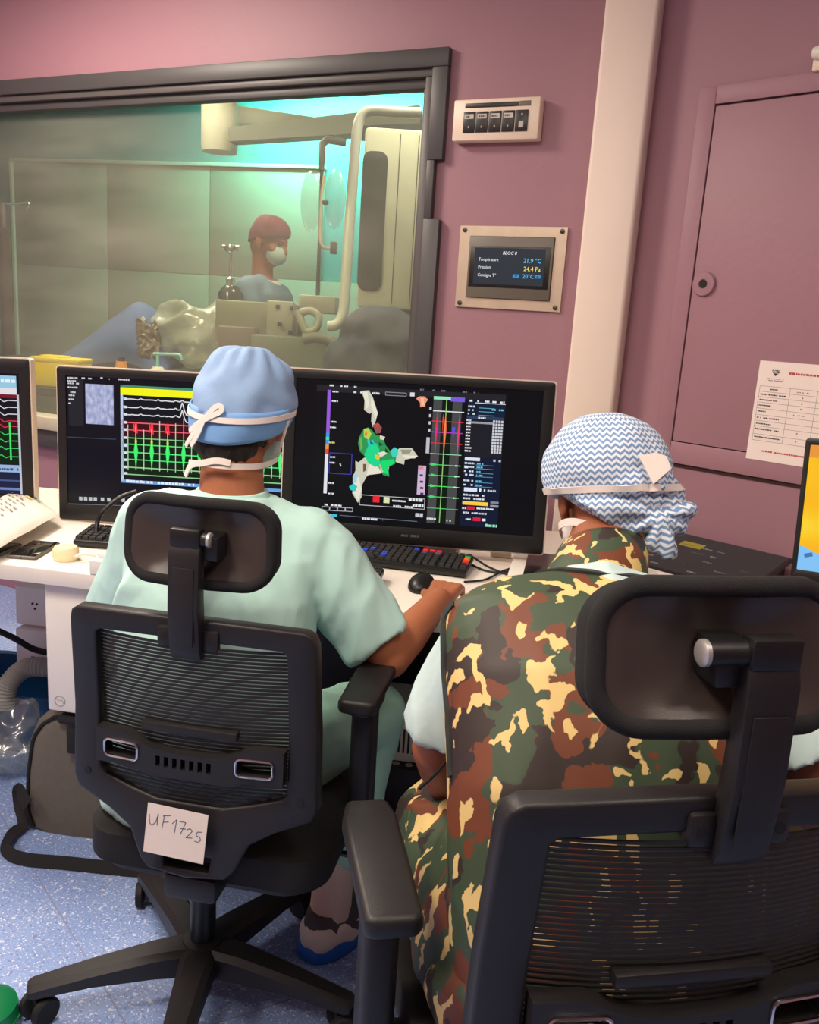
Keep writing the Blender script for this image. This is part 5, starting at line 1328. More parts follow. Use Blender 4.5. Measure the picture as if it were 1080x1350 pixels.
# socks, shoes, shoe covers
for a, to in ((anR, toeR), (anL, toeL)):
    bm = NB(); tube(bm, [a + Vector((0, -0.002, -0.03)), a + Vector((0, 0.004, 0.03)), a + Vector((0, 0.02, 0.10))], [0.047, 0.046, 0.050], 20); finish(bm, 'sock', M_SOCK, P1, mw=p1i)
    fd = (to - a); fd.z = 0; fd.normalize(); sd = Vector((fd.y, -fd.x, 0))
    def shoe(z0, z1, grow, back, front):
        b = NB(); rings = []
        cs = a + Vector((0, 0, -a.z))
        n = 26; prof = []
        for k in range(n):
            an = 2 * math.pi * k / n; y = math.cos(an); x = math.sin(an)
            Y = (front if y > 0 else back) * y; X = (0.052 + 0.010 * max(0, y) - 0.003 * max(0, -y)) * math.copysign(abs(x) ** 0.8, x)
            prof.append((X, Y))
        levels = [(z0, 0.94), (z0 + 0.008, 1.0), (z0 + (z1 - z0) * 0.4, 1.0), (z0 + (z1 - z0) * 0.75, 0.93), (z1, 0.82)]
        for z, sc in levels:
            tilt = max(0.0, (z - 0.05) / 0.06)
            rings.append([b.verts.new(cs + sd * X * (sc + grow) + fd * (Y * (sc + grow) * (1 - 0.42 * tilt * (1 if Y > 0 else 0))) + Vector((0, 0, z))) for X, Y in prof])
        for r0, r1 in zip(rings, rings[1:]):
            for k in range(n): b.faces.new((r0[k], r0[(k + 1) % n], r1[(k + 1) % n], r1[k]))
        b.faces.new(rings[0][::-1]); b.faces.new(rings[-1]); return b
    finish(shoe(0.010, 0.105, -0.02, 0.072, 0.19), 'shoe', M_SHOE, P1, mw=p1i, angle=70)
    b = shoe(0.030, 0.082, 0.05, 0.074, 0.195)
    for v in b.verts: v.co += Vector((noise.noise(v.co * 40), noise.noise(v.co * 40 + Vector((3, 3, 3))), 0)) * 0.010
    finish(b, 'shoe_cover', M_SHOEC, P1, mw=p1i, angle=70)
    b = shoe(0.001, 0.046, 0.09, 0.074, 0.195); finish(b, 'shoe_cover_sole', M_SHOEB, P1, mw=p1i, angle=70)
# shoe heel mark
# hair
bm = NB(); prim_ell(bm, (0, -0.014, -0.004), (0.0765, 0.090, 0.080)); prim_ell(bm, (0, -0.046, -0.062), (0.066, 0.050, 0.048))
blob('hair', bm, 0.005, 2, M_HAIR, P1, wrinkler(0.004, 60, (1, 1, 0.4), 2), mw=p1i @ H1)
def cap_shell(rx, ry, h, zc, p0, p1, tilt, pleat, npl=15, thick=0.0016, nu=72, nv=26, gather=0.0, lump=0.0):
    b = NB(); rings = []
    for j in range(nv + 1):
        ph = R_(p0 + (p1 - p0) * j / nv); ring = []
        for i in range(nu):
            th = 2 * math.pi * i / nu
            s_ = math.sin(ph) ** 0.85 if ph > 0 else 0
            t_ = ph / R_(90)
            pl_ = 1 + pleat * math.cos(npl * th + 0.7 * math.sin(3 * th)) * math.exp(-((t_ - 0.33) / 0.28) ** 2)
            x, y = rx * s_ * math.sin(th) * pl_, -ry * s_ * math.cos(th) * pl_
            z = zc + h * math.cos(ph) + tilt * (y / ry) * t_ * t_ - gather * math.exp(-(t_ / 0.10) ** 2)
            q = Vector((x, y, z)); n_ = q.normalized() if q.length else Vector((0, 0, 1))
            if lump: q += n_ * lump * noise.noise(q * 22)
            ring.append(b.verts.new(q))
        rings.append(ring)
    for r0, r1 in zip(rings, rings[1:]):
        for k in range(nu): b.faces.new((r0[k], r0[(k + 1) % nu], r1[(k + 1) % nu], r1[k]))
    if p0 < 2: bmesh.ops.contextual_create(b, geom=rings[0])
    return b
def add_solid(o, t_):
    m = o.modifiers.new('solid', 'SOLIDIFY'); m.thickness = t_; m.offset = 1; return o
cap = finish(cap_shell(0.096, 0.108, 0.112, 0.022, 1, 92, 0.030, 0.055, 13, gather=0.010, lump=0.009), 'surgical_cap', M_CAP, P1, mw=p1i @ H1, angle=80)
add_solid(cap, 0.0015)
band = finish(cap_shell(0.098, 0.110, 0.112, 0.022, 88, 113, 0.030, 0.0, 15, nv=8, lump=0.003), 'cap_band', M_CAPB, cap, angle=80); add_solid(band, 0.0018)
def capp(rx, ry, ang, z, k=1.0, tilt=0.03):
    a = R_(ang); y = -ry * math.cos(a) * k
    return Vector((rx * math.sin(a) * k, y, z + tilt * (y / ry)))
bm = NB(); an = list(range(-110, 111, 10))
ribbon(bm, [capp(0.098, 0.110, a, 0.012, 1.035) for a in an], [capp(1, 1, a, 0, 1, 0) for a in an], 0.011); finish(bm, 'cap_tie', M_TIE, cap)
for pts in ([(-6, 0.010), (4, 0.034), (10, 0.040), (12, 0.030), (2, 0.018), (-6, 0.008)], [(-6, 0.010), (-16, -0.004), (-26, -0.02)], [(-6, 0.010), (-14, -0.012), (-24, -0.036), (-29, -0.05)], [(-6, 0.01), (-11, -0.02), (-19, -0.045)]):
    bm = NB(); pp = smooth_pts([capp(0.098, 0.110, a, z, 1.06) for a, z in pts], 4); ribbon(bm, pp, [Vector((p.x, p.y, 0)).normalized() for p in pp], 0.010); finish(bm, 'tie_loop', M_TIE, cap)
# face mask with straps
bm = NB(); prim_ell(bm, (0, 0.055, -0.058), (0.064, 0.050, 0.052)); blob('face_mask', bm, 0.005, 2, M_MASK, P1, mw=p1i @ H1)
bm = NB(); pp = smooth_pts([(0.098, 0.01, 0.012), (0.096, 0.006, -0.02), (0.088, 0.012, -0.05), (0.070, 0.035, -0.068)], 5); ribbon(bm, pp, [Vector((p.x, p.y * 0.3, 0)) for p in pp], 0.008); finish(bm, 'mask_strap', M_TIE, P1, mw=p1i @ H1)
bm = NB(); pp = smooth_pts([(0.072, 0.035, -0.078), (0.074, -0.03, -0.092), (0.046, -0.086, -0.100), (0.0, -0.098, -0.104), (-0.050, -0.082, -0.108), (-0.072, -0.03, -0.112)], 6); ribbon(bm, pp, [Vector((p.x, p.y, 0)) for p in pp], 0.011); finish(bm, 'mask_strap', M_TIE, P1, mw=p1i @ H1)
for pts in ([(-0.01, -0.101, -0.104), (0.02, -0.102, -0.094), (0.045, -0.092, -0.094)], [(-0.01, -0.101, -0.104), (-0.035, -0.098, -0.112), (-0.048, -0.092, -0.135)]):
    bm = NB(); pp = smooth_pts(pts, 5); ribbon(bm, pp, [Vector((p.x, p.y, 0)) for p in pp], 0.012); finish(bm, 'strap_end', M_TIE, P1, mw=p1i @ H1)

# ------------------------------------------------------------------ person in the camouflage vest
F2 = Vector((-0.41, 0.912, 0)); X2 = Vector((0.912, 0.41, 0))
P2 = thing('person', 'person in camouflage vest and chevron patterned cap seated in the foreground chair', 'person', (-0.155, 1.03, 0), 0)
p2i = Matrix.Translation(-Vector(P2.location))
H2 = headm(at_d(800, 650, 1.44), R_(25), R_(-16), R_(-4))
S = lambda f, x, z: Vector((-0.155, 1.03, 0)) + F2 * f + X2 * x + Vector((0, 0, z))
def YT(a): return F2 * math.cos(R_(a)) - Vector((0, 0, 1)) * math.sin(R_(a))
def prim_loft2(bm, rings, X, n=32, p=0.8):
    rr = []
    for c, rx, ry, Yv in rings:
        rr.append([bm.verts.new(Vector(c) + Vector(X) * rx * math.copysign(abs(math.cos(2 * math.pi * k / n)) ** p, math.cos(2 * math.pi * k / n)) + Yv * ry * math.copysign(abs(math.sin(2 * math.pi * k / n)) ** p, math.sin(2 * math.pi * k / n))) for k in range(n)])
    for a, b in zip(rr, rr[1:]):
        for k in range(n): bm.faces.new((a[k], a[(k + 1) % n], b[(k + 1) % n], b[k]))
    bm.faces.new(rr[0][::-1]); bm.faces.new(rr[-1])
sh2L, sh2R = at_d(645, 842, 1.23), at_d(990, 850, 1.20)
el2L, wr2L = at_d(580, 985, 1.30), at_d(592, 1045, 1.44)
el2R = at_d(1075, 1015, 1.18); wr2R = el2R + F2 * 0.22 + X2 * -0.02 + Vector((0, 0, 0.02))
nk2 = S(0.245, -0.005, 1.005)
hip2L, hip2R = S(0.0, -0.10, 0.585), S(0.0, 0.10, 0.585)
kn2L, kn2R = S(0.30, -0.185, 0.575), S(0.36, 0.12, 0.575)
an2L, an2R = S(0.32, -0.19, 0.10), S(0.38, 0.12, 0.10)
bm = NB(); add_head(bm, H2, 0.95, nk2, 0.056)
prim_loft2(bm, [(S(0.0, 0, 0.54), .15, .10, F2), (S(0.02, 0, 0.72), .15, .10, YT(10)), (S(0.10, 0, 0.87), .165, .10, YT(28)), (S(0.18, 0, 0.97), .16, .09, YT(42)), (S(0.24, 0, 1.02), .08, .06, YT(50))], X2)
prim_cap(bm, S(0.20, -0.05, 0.98), sh2L, 0.06, 0.055); prim_cap(bm, S(0.20, 0.05, 0.98), sh2R, 0.06, 0.055)
prim_chain(bm, [sh2L, sh2L.lerp(el2L, 0.5), el2L, el2L.lerp(wr2L, 0.4), wr2L], [0.055, 0.050, 0.043, 0.040, 0.028])
prim_chain(bm, [sh2R, sh2R.lerp(el2R, 0.5), el2R, el2R.lerp(wr2R, 0.4), wr2R], [0.055, 0.050, 0.043, 0.040, 0.028])
fd_ = (wr2L - el2L).normalized()
add_hand(bm, wr2L, fd_ + X2 * 0.3, Vector((-0.5, -0.2, 0.6)), 1, (25, 35, 25)); add_hand(bm, wr2R, F2, Vector((0, 0, 1)), -1, (20, 25, 20))
for h, k, a in ((hip2L, kn2L, an2L), (hip2R, kn2R, an2R)):
    prim_chain(bm, [h, h.lerp(k, 0.5), k, k.lerp(a, 0.35), a], [0.085, 0.075, 0.058, 0.052, 0.036]); prim_chain(bm, [a + F2 * -0.04 + Vector((0, 0, -0.06)), a + F2 * 0.05 + Vector((0, 0, -0.055)), a + F2 * 0.16 + Vector((0, 0, -0.075))], [0.034, 0.036, 0.024])
blob('body', bm, 0.0048, 4, M_SKIN2, P2, mw=p2i)
eyes(H2, P2)
for o in P2.children:
    if o.name.startswith('eye'): o.matrix_local = p2i
# scrub shirt (sleeves show)
bm = NB()
prim_loft2(bm, [(S(0.0, 0, 0.58), .16, .11, F2), (S(0.10, 0, 0.87), .18, .11, YT(30)), (S(0.19, 0, 0.98), .175, .095, YT(43)), (S(0.24, 0, 1.025), .09, .07, YT(50))], X2)
for sh_, el_, sx in ((sh2L, el2L, -1), (sh2R, el2R, 1)):
    prim_cap(bm, S(0.20, sx * 0.06, 0.975), sh_, 0.06, 0.062); c_ = sh_.lerp(el_, 0.84); tube(bm, [sh_, sh_.lerp(el_, 0.5), c_], [0.062, 0.066, 0.072], 20)
blob('shirt', bm, 0.0065, 3, M_SLEEVE, P2, wrinkler(0.011, 9, (1, 1, 0.6), 5), mw=p2i)
# vest
bm = NB()
prim_loft2(bm, [(S(-0.01, 0, 0.50), .195, .145, F2), (S(0.0, 0, 0.68), .20, .14, YT(6)), (S(0.045, 0, 0.81), .212, .135, YT(22)), (S(0.115, 0, 0.915), .224, .125, YT(35)), (S(0.18, -0.002, 0.985), .231, .104, YT(45)), (S(0.215, -0.002, 1.003), .190, .080, YT(52)), (S(0.235, 0, 1.015), .085, .06, YT(55))], X2)
VEST = blob('vest', bm, 0.007, 5, M_CAMO, P2, wrinkler(0.004, 6, (1, 1, 0.8), 15), mw=p2i)
# vest binding down the arm opening
dgv = bpy.context.evaluated_depsgraph_get()
def on_vest(p):
    ok, loc, nn, _ = VEST.closest_point_on_mesh(p - Vector(P2.location) + Vector(P2.location)) if False else VEST.closest_point_on_mesh(p)
    return loc, nn
vm = VEST.data
bvh = BVHTree.FromPolygons([v.co.copy() for v in vm.vertices], [list(p.vertices) for p in vm.polygons])
def hitv(px, py):
    r = bvh.ray_cast(CAM, ray(px, py)); return (r[0], r[1]) if r[0] is not None else bvh.find_nearest(at_d(px, py, 1.2))[:2]
pts, ups = [], []
for y in range(796, 1030, 12):      # follow the left edge of the back panel as it stands in space
    for x in range(530, 680):
        r_ = bvh.ray_cast(CAM, ray(x, y))
        if r_[0] is not None:
            l, n_ = hitv(x + 5, y); pts.append(l + n_ * 0.001); ups.append(n_); break
bm = NB(); ribbon(bm, pts, ups, 0.012, 0.0025); finish(bm, 'vest_binding', M_GUM, P2, mw=p2i)
# collar seam at the vest neck
pts, ups = [], []
for k in range(13):
    a = R_(-110 + 220 * k / 12); c = S(0.225, 0, 1.01) + X2 * 0.105 * math.sin(a) - YT(52) * 0.09 * math.cos(a)
    l, n_ = bvh.find_nearest(c)[:2]; pts.append(l + n_ * 0.002); ups.append(n_)
bm = NB(); ribbon(bm, pts, ups, 0.016, 0.002); finish(bm, 'neck_binding', M_GUM, P2, mw=p2i)
# neck guard
bm = NB()
ax = (H2 @ Vector((0, -0.025, -0.05)) - nk2)
nx_, ny_ = X2, YT(40)
ring_c = [nk2 + ax * f for f in (0.05, 0.25, 0.62, 0.70)]
prim_loft2(bm, [(ring_c[0], .080, .078, ny_), (ring_c[1], .080, .078, ny_), (ring_c[2], .070, .068, ny_), (ring_c[3], .062, .060, ny_)], X2, p=1.0); finish(bm, 'neck_guard', M_CAMO, P2, mw=p2i, angle=60)
bm = NB(); prim_loft2(bm, [(nk2 - ax * 0.06, .086, .084, ny_), (nk2 + ax * 0.09, .083, .081, ny_)], X2, p=1.0); finish(bm, 'undershirt_collar', M_SLEEVE, P2, mw=p2i, angle=60)
# lap apron
bm = NB()
prim_chain(bm, [hip2L + Vector((0, 0, 0.0)), hip2L.lerp(kn2L, 0.5), kn2L], [0.115, 0.100, 0.088]); prim_chain(bm, [hip2R, hip2R.lerp(kn2R, 0.5), kn2R], [0.125, 0.112, 0.098])
prim_cap(bm, S(-0.02, -0.12, 0.55), S(0.16, -0.17, 0.53), 0.10, 0.085); prim_ell(bm, S(0.14, 0, 0.60), (0.16, 0.2, 0.09))
for k, a in ((kn2L, an2L), (kn2R, an2R)): tube(bm, [k, k.lerp(a, 0.45)], [0.09, 0.085], 18)
blob('lap_apron', bm, 0.0075, 3, M_CAMO, P2, wrinkler(0.012, 10, (1, 1, 0.9), 33), mw=p2i)
# lower legs and shoes
for k, a in ((kn2L, an2L), (kn2R, an2R)):
    bm = NB(); tube(bm, [k.lerp(a, 0.2), k.lerp(a, 0.55), a + Vector((0, 0, 0.02))], [0.07, 0.064, 0.058], 18); finish(bm, 'trouser_leg', M_SCRUB2, P2, mw=p2i)
    bm = NB(); prim_ell(bm, a + F2 * 0.05 + Vector((0, 0, -0.055)), (0.048, 0.13, 0.045), Matrix.Rotation(R_(24), 3, 'Z')); finish(bm, 'shoe', M_SHOE, P2, mw=p2i)
# wrist cord
bm = NB(); tube(bm, smooth_pts([at_d(553, 1040, 1.26), at_d(570, 1025, 1.24), at_d(585, 1008, 1.23), at_d(594, 990, 1.23)], 6), 0.0022, 6); finish(bm, 'wrist_cord', M_STRAP, P2, mw=p2i)
# patterned cap
bm = NB()
prim_ell(bm, (0, 0.0, 0.036), (0.108, 0.122, 0.098)); prim_ell(bm, (0, -0.058, -0.030), (0.084, 0.062, 0.052)); prim_ell(bm, (0.086, -0.078, -0.036), (0.034, 0.034, 0.038), Matrix.Rotation(R_(20), 3, 'Y')); prim_ell(bm, (0.060, -0.098, -0.076), (0.024, 0.022, 0.044), Matrix.Rotation(R_(-12), 3, 'Y')); prim_cap(bm, (-0.045, -0.07, -0.030), (0.055, -0.098, -0.058), 0.020, 0.022); prim_ell(bm, (0.03, -0.095, 0.005), (0.06, 0.03, 0.04))
def wr2(p):
    s_ = -0.008 * math.exp(-((p.z + 0.012 - 0.02 * p.y) / 0.006) ** 2)
    rad = (Vector((p.x - 0.055, 0, p.z + 0.045)).length)
    ang_ = math.atan2(p.x - 0.055, p.z + 0.045)
    f = 0.005 * math.cos(9 * ang_) * math.exp(-((rad - 0.045) / 0.03) ** 2) if p.y < -0.05 else 0
    return s_ + f + 0.004 * noise.noise(p * 20)
CAP2 = blob('surgical_cap', bm, 0.0042, 3, M_CHEV, P2, wr2, mw=p2i @ H2)
for v in CAP2.data.vertices:
    zr = -0.006 if v.co.y > -0.035 else -0.006 + 1.5 * (v.co.y + 0.035)
    v.co.z = max(v.co.z, zr, min(0.0, -0.010 - 0.85 * (v.co.x + 0.078)))
vm = CAP2.data; bv2 = BVHTree.FromPolygons([v.co.copy() for v in vm.vertices], [list(p.vertices) for p in vm.polygons])
def oncap(a, z, lift=0.002):
    o_ = Vector((0.4 * math.sin(R_(a)), -0.4 * math.cos(R_(a)), z)); r = bv2.ray_cast(o_, Vector((0, 0, z)) - o_)
    if r[0] is None: r = bv2.find_nearest(o_ * 0.3)
    return r[0] + r[1] * lift, r[1]
bm = NB(); pp = [oncap(a, 0.004 - 0.006 * math.cos(R_(a)), 0.002) for a in range(-110, 111, 6)]
ribbon(bm, [p[0] for p in pp], [p[1] for p in pp], 0.011); finish(bm, 'cap_tie', M_TIE, CAP2)
bm = NB(); q0 = oncap(16, 0.004, 0.004)[0]
vv = [oncap(a, z, 0.009)[0] for a, z in ((8, 0.046), (22, 0.050), (32, 0.046), (28, 0.024), (20, 0.004))]
f = bm.faces.new([bm.verts.new(v) for v in vv]); r = bmesh.ops.extrude_face_region(bm, geom=[f])
for v in r['geom']:
    if isinstance(v, bmesh.types.BMVert): v.co += Vector((0.0, -0.004, 0))
finish(bm, 'tie_knot', M_TIE, CAP2)
bm = NB(); prim_ell(bm, (0, 0.055, -0.058), (0.066, 0.052, 0.054)); blob('face_mask', bm, 0.005, 2, M_TIE, P2, mw=p2i @ H2)
bm = NB(); pp = smooth_pts([(-0.07, 0.03, -0.07), (-0.082, -0.01, -0.055), (-0.072, -0.055, -0.05), (-0.05, -0.08, -0.056)], 6); ribbon(bm, pp, [Vector((p.x, p.y, 0)) for p in pp], 0.012); finish(bm, 'mask_strap', M_TIE, P2, mw=p2i @ H2)

# ================================================================== things on the floor
c0 = at_z(92, 1112, 0.0)
t = thing('shoulder_bag', 'grey canvas shoulder bag with black piping on the floor beside the chair', 'bag', (c0.x - 0.075, c0.y + 0.0, 0), R_(18))
bw_, bd_, bh_ = 0.30, 0.17, 0.34
bm = NB(); rings = []; n = 40
for z, k in ((0.0, 0.90), (0.012, 0.99), (0.06, 1.03), (0.16, 1.0), (0.25, 0.90), (0.30, 0.76), (0.330, 0.55), (0.338, 0.3)):
    ring = []
    for i in range(n):
        a = 2 * math.pi * i / n; ca, sa = math.cos(a), math.sin(a)
        ring.append(bm.verts.new((bw_ / 2 * k * math.copysign(abs(ca) ** 0.55, ca) + 0.06, bd_ / 2 * (0.75 + 0.25 * k) * math.copysign(abs(sa) ** 0.55, sa) + 0.09 + 0.03 * z, z)))
    rings.append(ring)
for r0, r1 in zip(rings, rings[1:]):
    for k in range(n): bm.faces.new((r0[k], r0[(k + 1) % n], r1[(k + 1) % n], r1[k]))
bm.faces.new(rings[0][::-1]); bm.faces.new(rings[-1]); bagbody = finish(bm, 'body', M_BAG, t, angle=75)
bvb = BVHTree.FromPolygons([v.co.copy() for v in bagbody.data.vertices], [list(p.vertices) for p in bagbody.data.polygons])
def bagpath(pts, m, nm, r):
    bm = NB(); pp = []
    for x, y, z in smooth_pts(pts, 8): l, n_, _, _ = bvb.find_nearest(Vector((x, y, z))); pp.append(l + n_ * r * 0.6)
    tube(bm, pp, r, 8); return finish(bm, nm, m, t)
bagpath([(-0.05, 0.0, 0.01), (-0.075, 0.0, 0.06), (-0.08, 0.0, 0.16), (-0.07, 0.0, 0.25), (-0.03, 0.01, 0.31), (0.03, 0.02, 0.335), (0.14, 0.02, 0.335)], M_STRAP, 'piping', 0.005)
bagpath([(-0.09, 0.16, 0.02), (-0.09, 0.16, 0.16), (-0.07, 0.15, 0.27), (-0.02, 0.13, 0.325), (0.09, 0.13, 0.34)], M_STRAP, 'piping', 0.007)
bm = NB(); bx(bm, (0.095, 0.06, 0.335), (0.13, 0.12, 0.02), 0.008); finish(bm, 'top_flap', M_STRAP, t)
bm = NB(); bx(bm, (0.10, 0.0, 0.285), (0.08, 0.02, 0.07), 0.006); finish(bm, 'buckle_tab', M_STRAP, t)
ti = t.matrix_basis.inverted() if False else (Matrix.Translation(t.location) @ Matrix.Rotation(R_(18), 4, 'Z')).inverted()
bm = NB()
sp_ = smooth_pts([at_z(36, 1062, 0.10), at_z(24, 1040, 0.09), at_z(26, 1062, 0.04), at_z(30, 1085, 0.02), at_z(14, 1102, 0.016), at_z(8, 1120, 0.016), at_z(30, 1132, 0.016), at_z(90, 1138, 0.016), at_z(165, 1146, 0.016), at_z(215, 1150, 0.016)], 6)
ribbon(bm, sp_, [Vector((0.35, -0.8, 0.45))] * len(sp_), 0.032, 0.0012); finish(bm, 'strap', M_STRAP, t, mw=ti)

# blue tub with a clear crumpled bag, far left under the desk
p = at_z(8, 1000, 0.0)
t = thing('storage_tub', 'blue plastic tub under the desk at the left edge', 'tub', (p.x - 0.10, p.y + 0.16, 0), DK)
bm = NB(); rings = []
for (z, k) in ((0, 0.9), (0.19, 1.0), (0.20, 1.04), (0.195, 0.96), (0.01, 0.86)):
    rings.append([bm.verts.new((0.23 * k * math.copysign(abs(math.cos(a)) ** 0.4, math.cos(a)), 0.15 * k * math.copysign(abs(math.sin(a)) ** 0.4, math.sin(a)), z)) for a in [2 * math.pi * i / 32 for i in range(32)]])
for r0, r1 in zip(rings, rings[1:]):
    for k in range(32): bm.faces.new((r0[k], r0[(k + 1) % 32], r1[(k + 1) % 32], r1[k]))
bm.faces.new(rings[0][::-1]); bm.faces.new(rings[-1]); finish(bm, 'shell', M_BLUEB, t, angle=60)
p = at_z(18, 1012, 0.0)
bm = NB(); prim_ell(bm, (p.x, p.y, 0.10), (0.13, 0.10, 0.105)); prim_cap(bm, (p.x + 0.05, p.y, 0.14), (p.x + 0.07, p.y + 0.02, 0.24), 0.05, 0.015)
def wcl(q): return 0.022 * (0.5 - abs(noise.noise(q * 14)) * 2.2) + 0.008 * noise.noise(q * 40)
o = blob('plastic_bag', bm, 0.010, 1, M_CLEAR, None, wcl); tag(o, 'clear crumpled plastic bag in front of the blue tub', 'plastic bag')
for v in o.data.vertices: v.co.z = max(v.co.z, 0.001)
# green rounded object at the bottom left corner
p = at_z(-18, 1352, 0.0)
t = thing('green_ball', 'green rounded plastic object at the bottom left corner', 'ball', (p.x, p.y, 0))
bm = NB(); lathe(bm, [(0.002, 0), (0.05, 0.002), (0.062, 0.02), (0.058, 0.045), (0.035, 0.062), (0.002, 0.066)], 28); finish(bm, 'shell', M_GREEN, t)
bm = NB(); tube(bm, [(0.0625 * math.cos(a), 0.0625 * math.sin(a), 0.022) for a in [i * 2 * math.pi / 28 for i in range(29)]], 0.0018, 6, False); finish(bm, 'rim', M_GREEN, t)

# ================================================================== the operating room behind the glass
R2Z = 3.12
bm = NB(); bx(bm, (-3.6, 5.6, -0.05), (8.0, 5.25, 0.1)); struct(finish(bm, 'floor_operating', mat('or_floor', (120, 128, 140), 0.5), smooth=False))
bm = NB(); bx(bm, (-3.6, 5.6, R2Z + 0.05), (8.0, 5.25, 0.1)); struct(finish(bm, 'ceiling_operating', M_CEIL, smooth=False))
pa, pb = at_d(15, 212, 7.5), at_d(425, 222, 6.86)
pd = Vector((pb.x - pa.x, pb.y - pa.y, 0)).normalized(); pang = math.atan2(pd.y, pd.x)
PM = Matrix.Translation((pa.x, pa.y, 0)) @ Matrix.Rotation(pang, 4, 'Z')
PL = (Vector((pb.x, pb.y, 0)) - Vector((pa.x, pa.y, 0))).length
ptop = pa.z
bm = NB(); bx(bm, (PL / 2 + 0.8, 0.12, R2Z / 2), (PL + 5, 0.1, R2Z)); struct(finish(bm, 'wall_far', M_TEALW, smooth=False, mw=PM))
bm = NB(); bx(bm, (0.35, 5.6, R2Z / 2), (0.1, 5.2, R2Z)); struct(finish(bm, 'wall_far_right', M_TEALW, smooth=False))
bm = NB(); bx(bm, (-7.55, 5.6, R2Z / 2), (0.1, 5.2, R2Z)); struct(finish(bm, 'wall_far_left', M_TEALW, smooth=False))
bm = NB(); bx(bm, (-1.5, 2.985, 2.96), (5.0, 0.02, 0.32)); struct(finish(bm, 'wall_over_window', M_TEALW, smooth=False))
bm = NB(); bx(bm, (-5.8, 2.99, R2Z / 2), (3.6, 0.04, R2Z)); struct(finish(bm, 'wall_near_left', M_TEALW, smooth=False))
bm = NB(); bx(bm, (-0.45, 2.99, R2Z / 2), (1.6, 0.04, R2Z)); struct(finish(bm, 'wall_near_right', M_TEALW, smooth=False))
# panelled cladding
CL = thing('wall_cladding', 'pale beige wall panels behind the glass with a bright top rail', 'wall panelling', PM @ Vector((0, 0.06, 0)), pang)
ws = [0.0, 0.92, 1.88, PL + 0.01, PL + 0.9]
for i in range(4):
    for (z0, z1) in ((0.05, ptop * 0.656), (ptop * 0.657, ptop)):
        bm = NB(); bx(bm, ((ws[i] + ws[i + 1]) / 2, -0.02, (z0 + z1) / 2), (ws[i + 1] - ws[i] - 0.006, 0.04, z1 - z0), 0.0015)
        if i == 3 and z1 == ptop: bm.free(); continue
        finish(bm, 'panel', M_PANEL, CL)
bm = NB(); bx(bm, (PL / 2, -0.03, ptop + 0.012), (PL + 0.04, 0.07, 0.03), 0.004); finish(bm, 'top_rail', M_PANELE, CL)
bm = NB(); bx(bm, (-0.015, -0.03, ptop / 2), (0.03, 0.06, ptop), 0.004); finish(bm, 'end_rail', M_PANELE, CL)

def fthing(name, label, cat, px, py, dep, rot=0.0):
    p = at_d(px, py, dep); return thing(name, label, cat, (p.x, p.y, 0), rot)
def ploc(t): return (Matrix.Translation(t.location) @ Matrix.Rotation(t.rotation_euler[2], 4, 'Z')).inverted()

# ceiling boom: cylinder joint and two arms
J = at_d(290, 165, 5.2)
t = thing('ceiling_boom', 'cream ceiling boom with round joint and two long arms in the operating room', 'ceiling boom', (J.x, J.y, R2Z))
ti = Matrix.Translation((-J.x, -J.y, -R2Z))
bm = NB(); lathe(bm, [(0.02, -0.16), (0.105, -0.155), (0.11, -0.12), (0.11, 0.12), (0.10, 0.15), (0.07, 0.16), (0.07, R2Z - J.z)], 28, Matrix.Translation(J)); finish(bm, 'joint', M_BOOM, t, mw=ti)
def beam(p, q, w0, h0, w1, h1, m, nm):
    d = (q - p).normalized(); s_ = d.cross(Vector((0, 0, 1))).normalized(); u = s_.cross(d); bm = NB()
    r0 = [bm.verts.new(p + s_ * a * w0 + u * b * h0) for a, b in ((-1, -1), (1, -1), (1, 1), (-1, 1))]; r1 = [bm.verts.new(q + s_ * a * w1 + u * b * h1) for a, b in ((-1, -1), (1, -1), (1, 1), (-1, 1))]
    for k in range(4): bm.faces.new((r0[k], r0[(k + 1) % 4], r1[(k + 1) % 4], r1[k]))
    bm.faces.new(r0[::-1]); bm.faces.new(r1); bmesh.ops.bevel(bm, geom=bm.edges[:], offset=0.006, segments=2, affect='EDGES'); return finish(bm, nm, m, t, mw=ti)
beam(at_d(305, 152, 5.3), at_d(470, 168, 5.9), 0.04, 0.055, 0.03, 0.02, M_BOOM, 'upper_arm')
beam(at_d(305, 180, 5.1), at_d(556, 158, 4.9), 0.05, 0.042, 0.05, 0.070, mat('boom_grey', (128, 128, 116), 0.4), 'lower_arm')
beam(at_d(470, 176, 4.8), at_d(560, 176, 4.75), 0.05, 0.030, 0.05, 0.045, M_EQD, 'arm_head')

# tall equipment cabinet at the right with dark recess
p = at_d(470, 405, 4.1)
t = thing('equipment_cabinet', 'tall cream equipment cabinet with a dark rounded recess at the right of the window', 'cabinet', (p.x, p.y, 0), YAW)
q = at_d(560, 182, 4.1); EH = q.z - 0.0; EW = 0.55; zb = p.z
bm = NB(); bx(bm, (EW / 2, 0.3, (zb + EH) / 2), (EW, 0.6, EH - zb), 0.02); finish(bm, 'cabinet_body', M_EQ, t)
bm = NB(); bx(bm, (EW / 2, 0.31, (zb - 0.0) - 0.06), (EW - 0.02, 0.56, 0.13), 0.01); finish(bm, 'dark_plinth', M_EQD, t)
bm = NB(); bx(bm, (EW / 2, 0.31, (zb - 0.12) / 2), (EW - 0.04, 0.5, zb - 0.125), 0.01); finish(bm, 'lower_body', mat('eq_lower', (120, 122, 124), 0.5), t)
zr0, zr1 = at_d(480, 383, 4.1).z, at_d(485, 207, 4.1).z
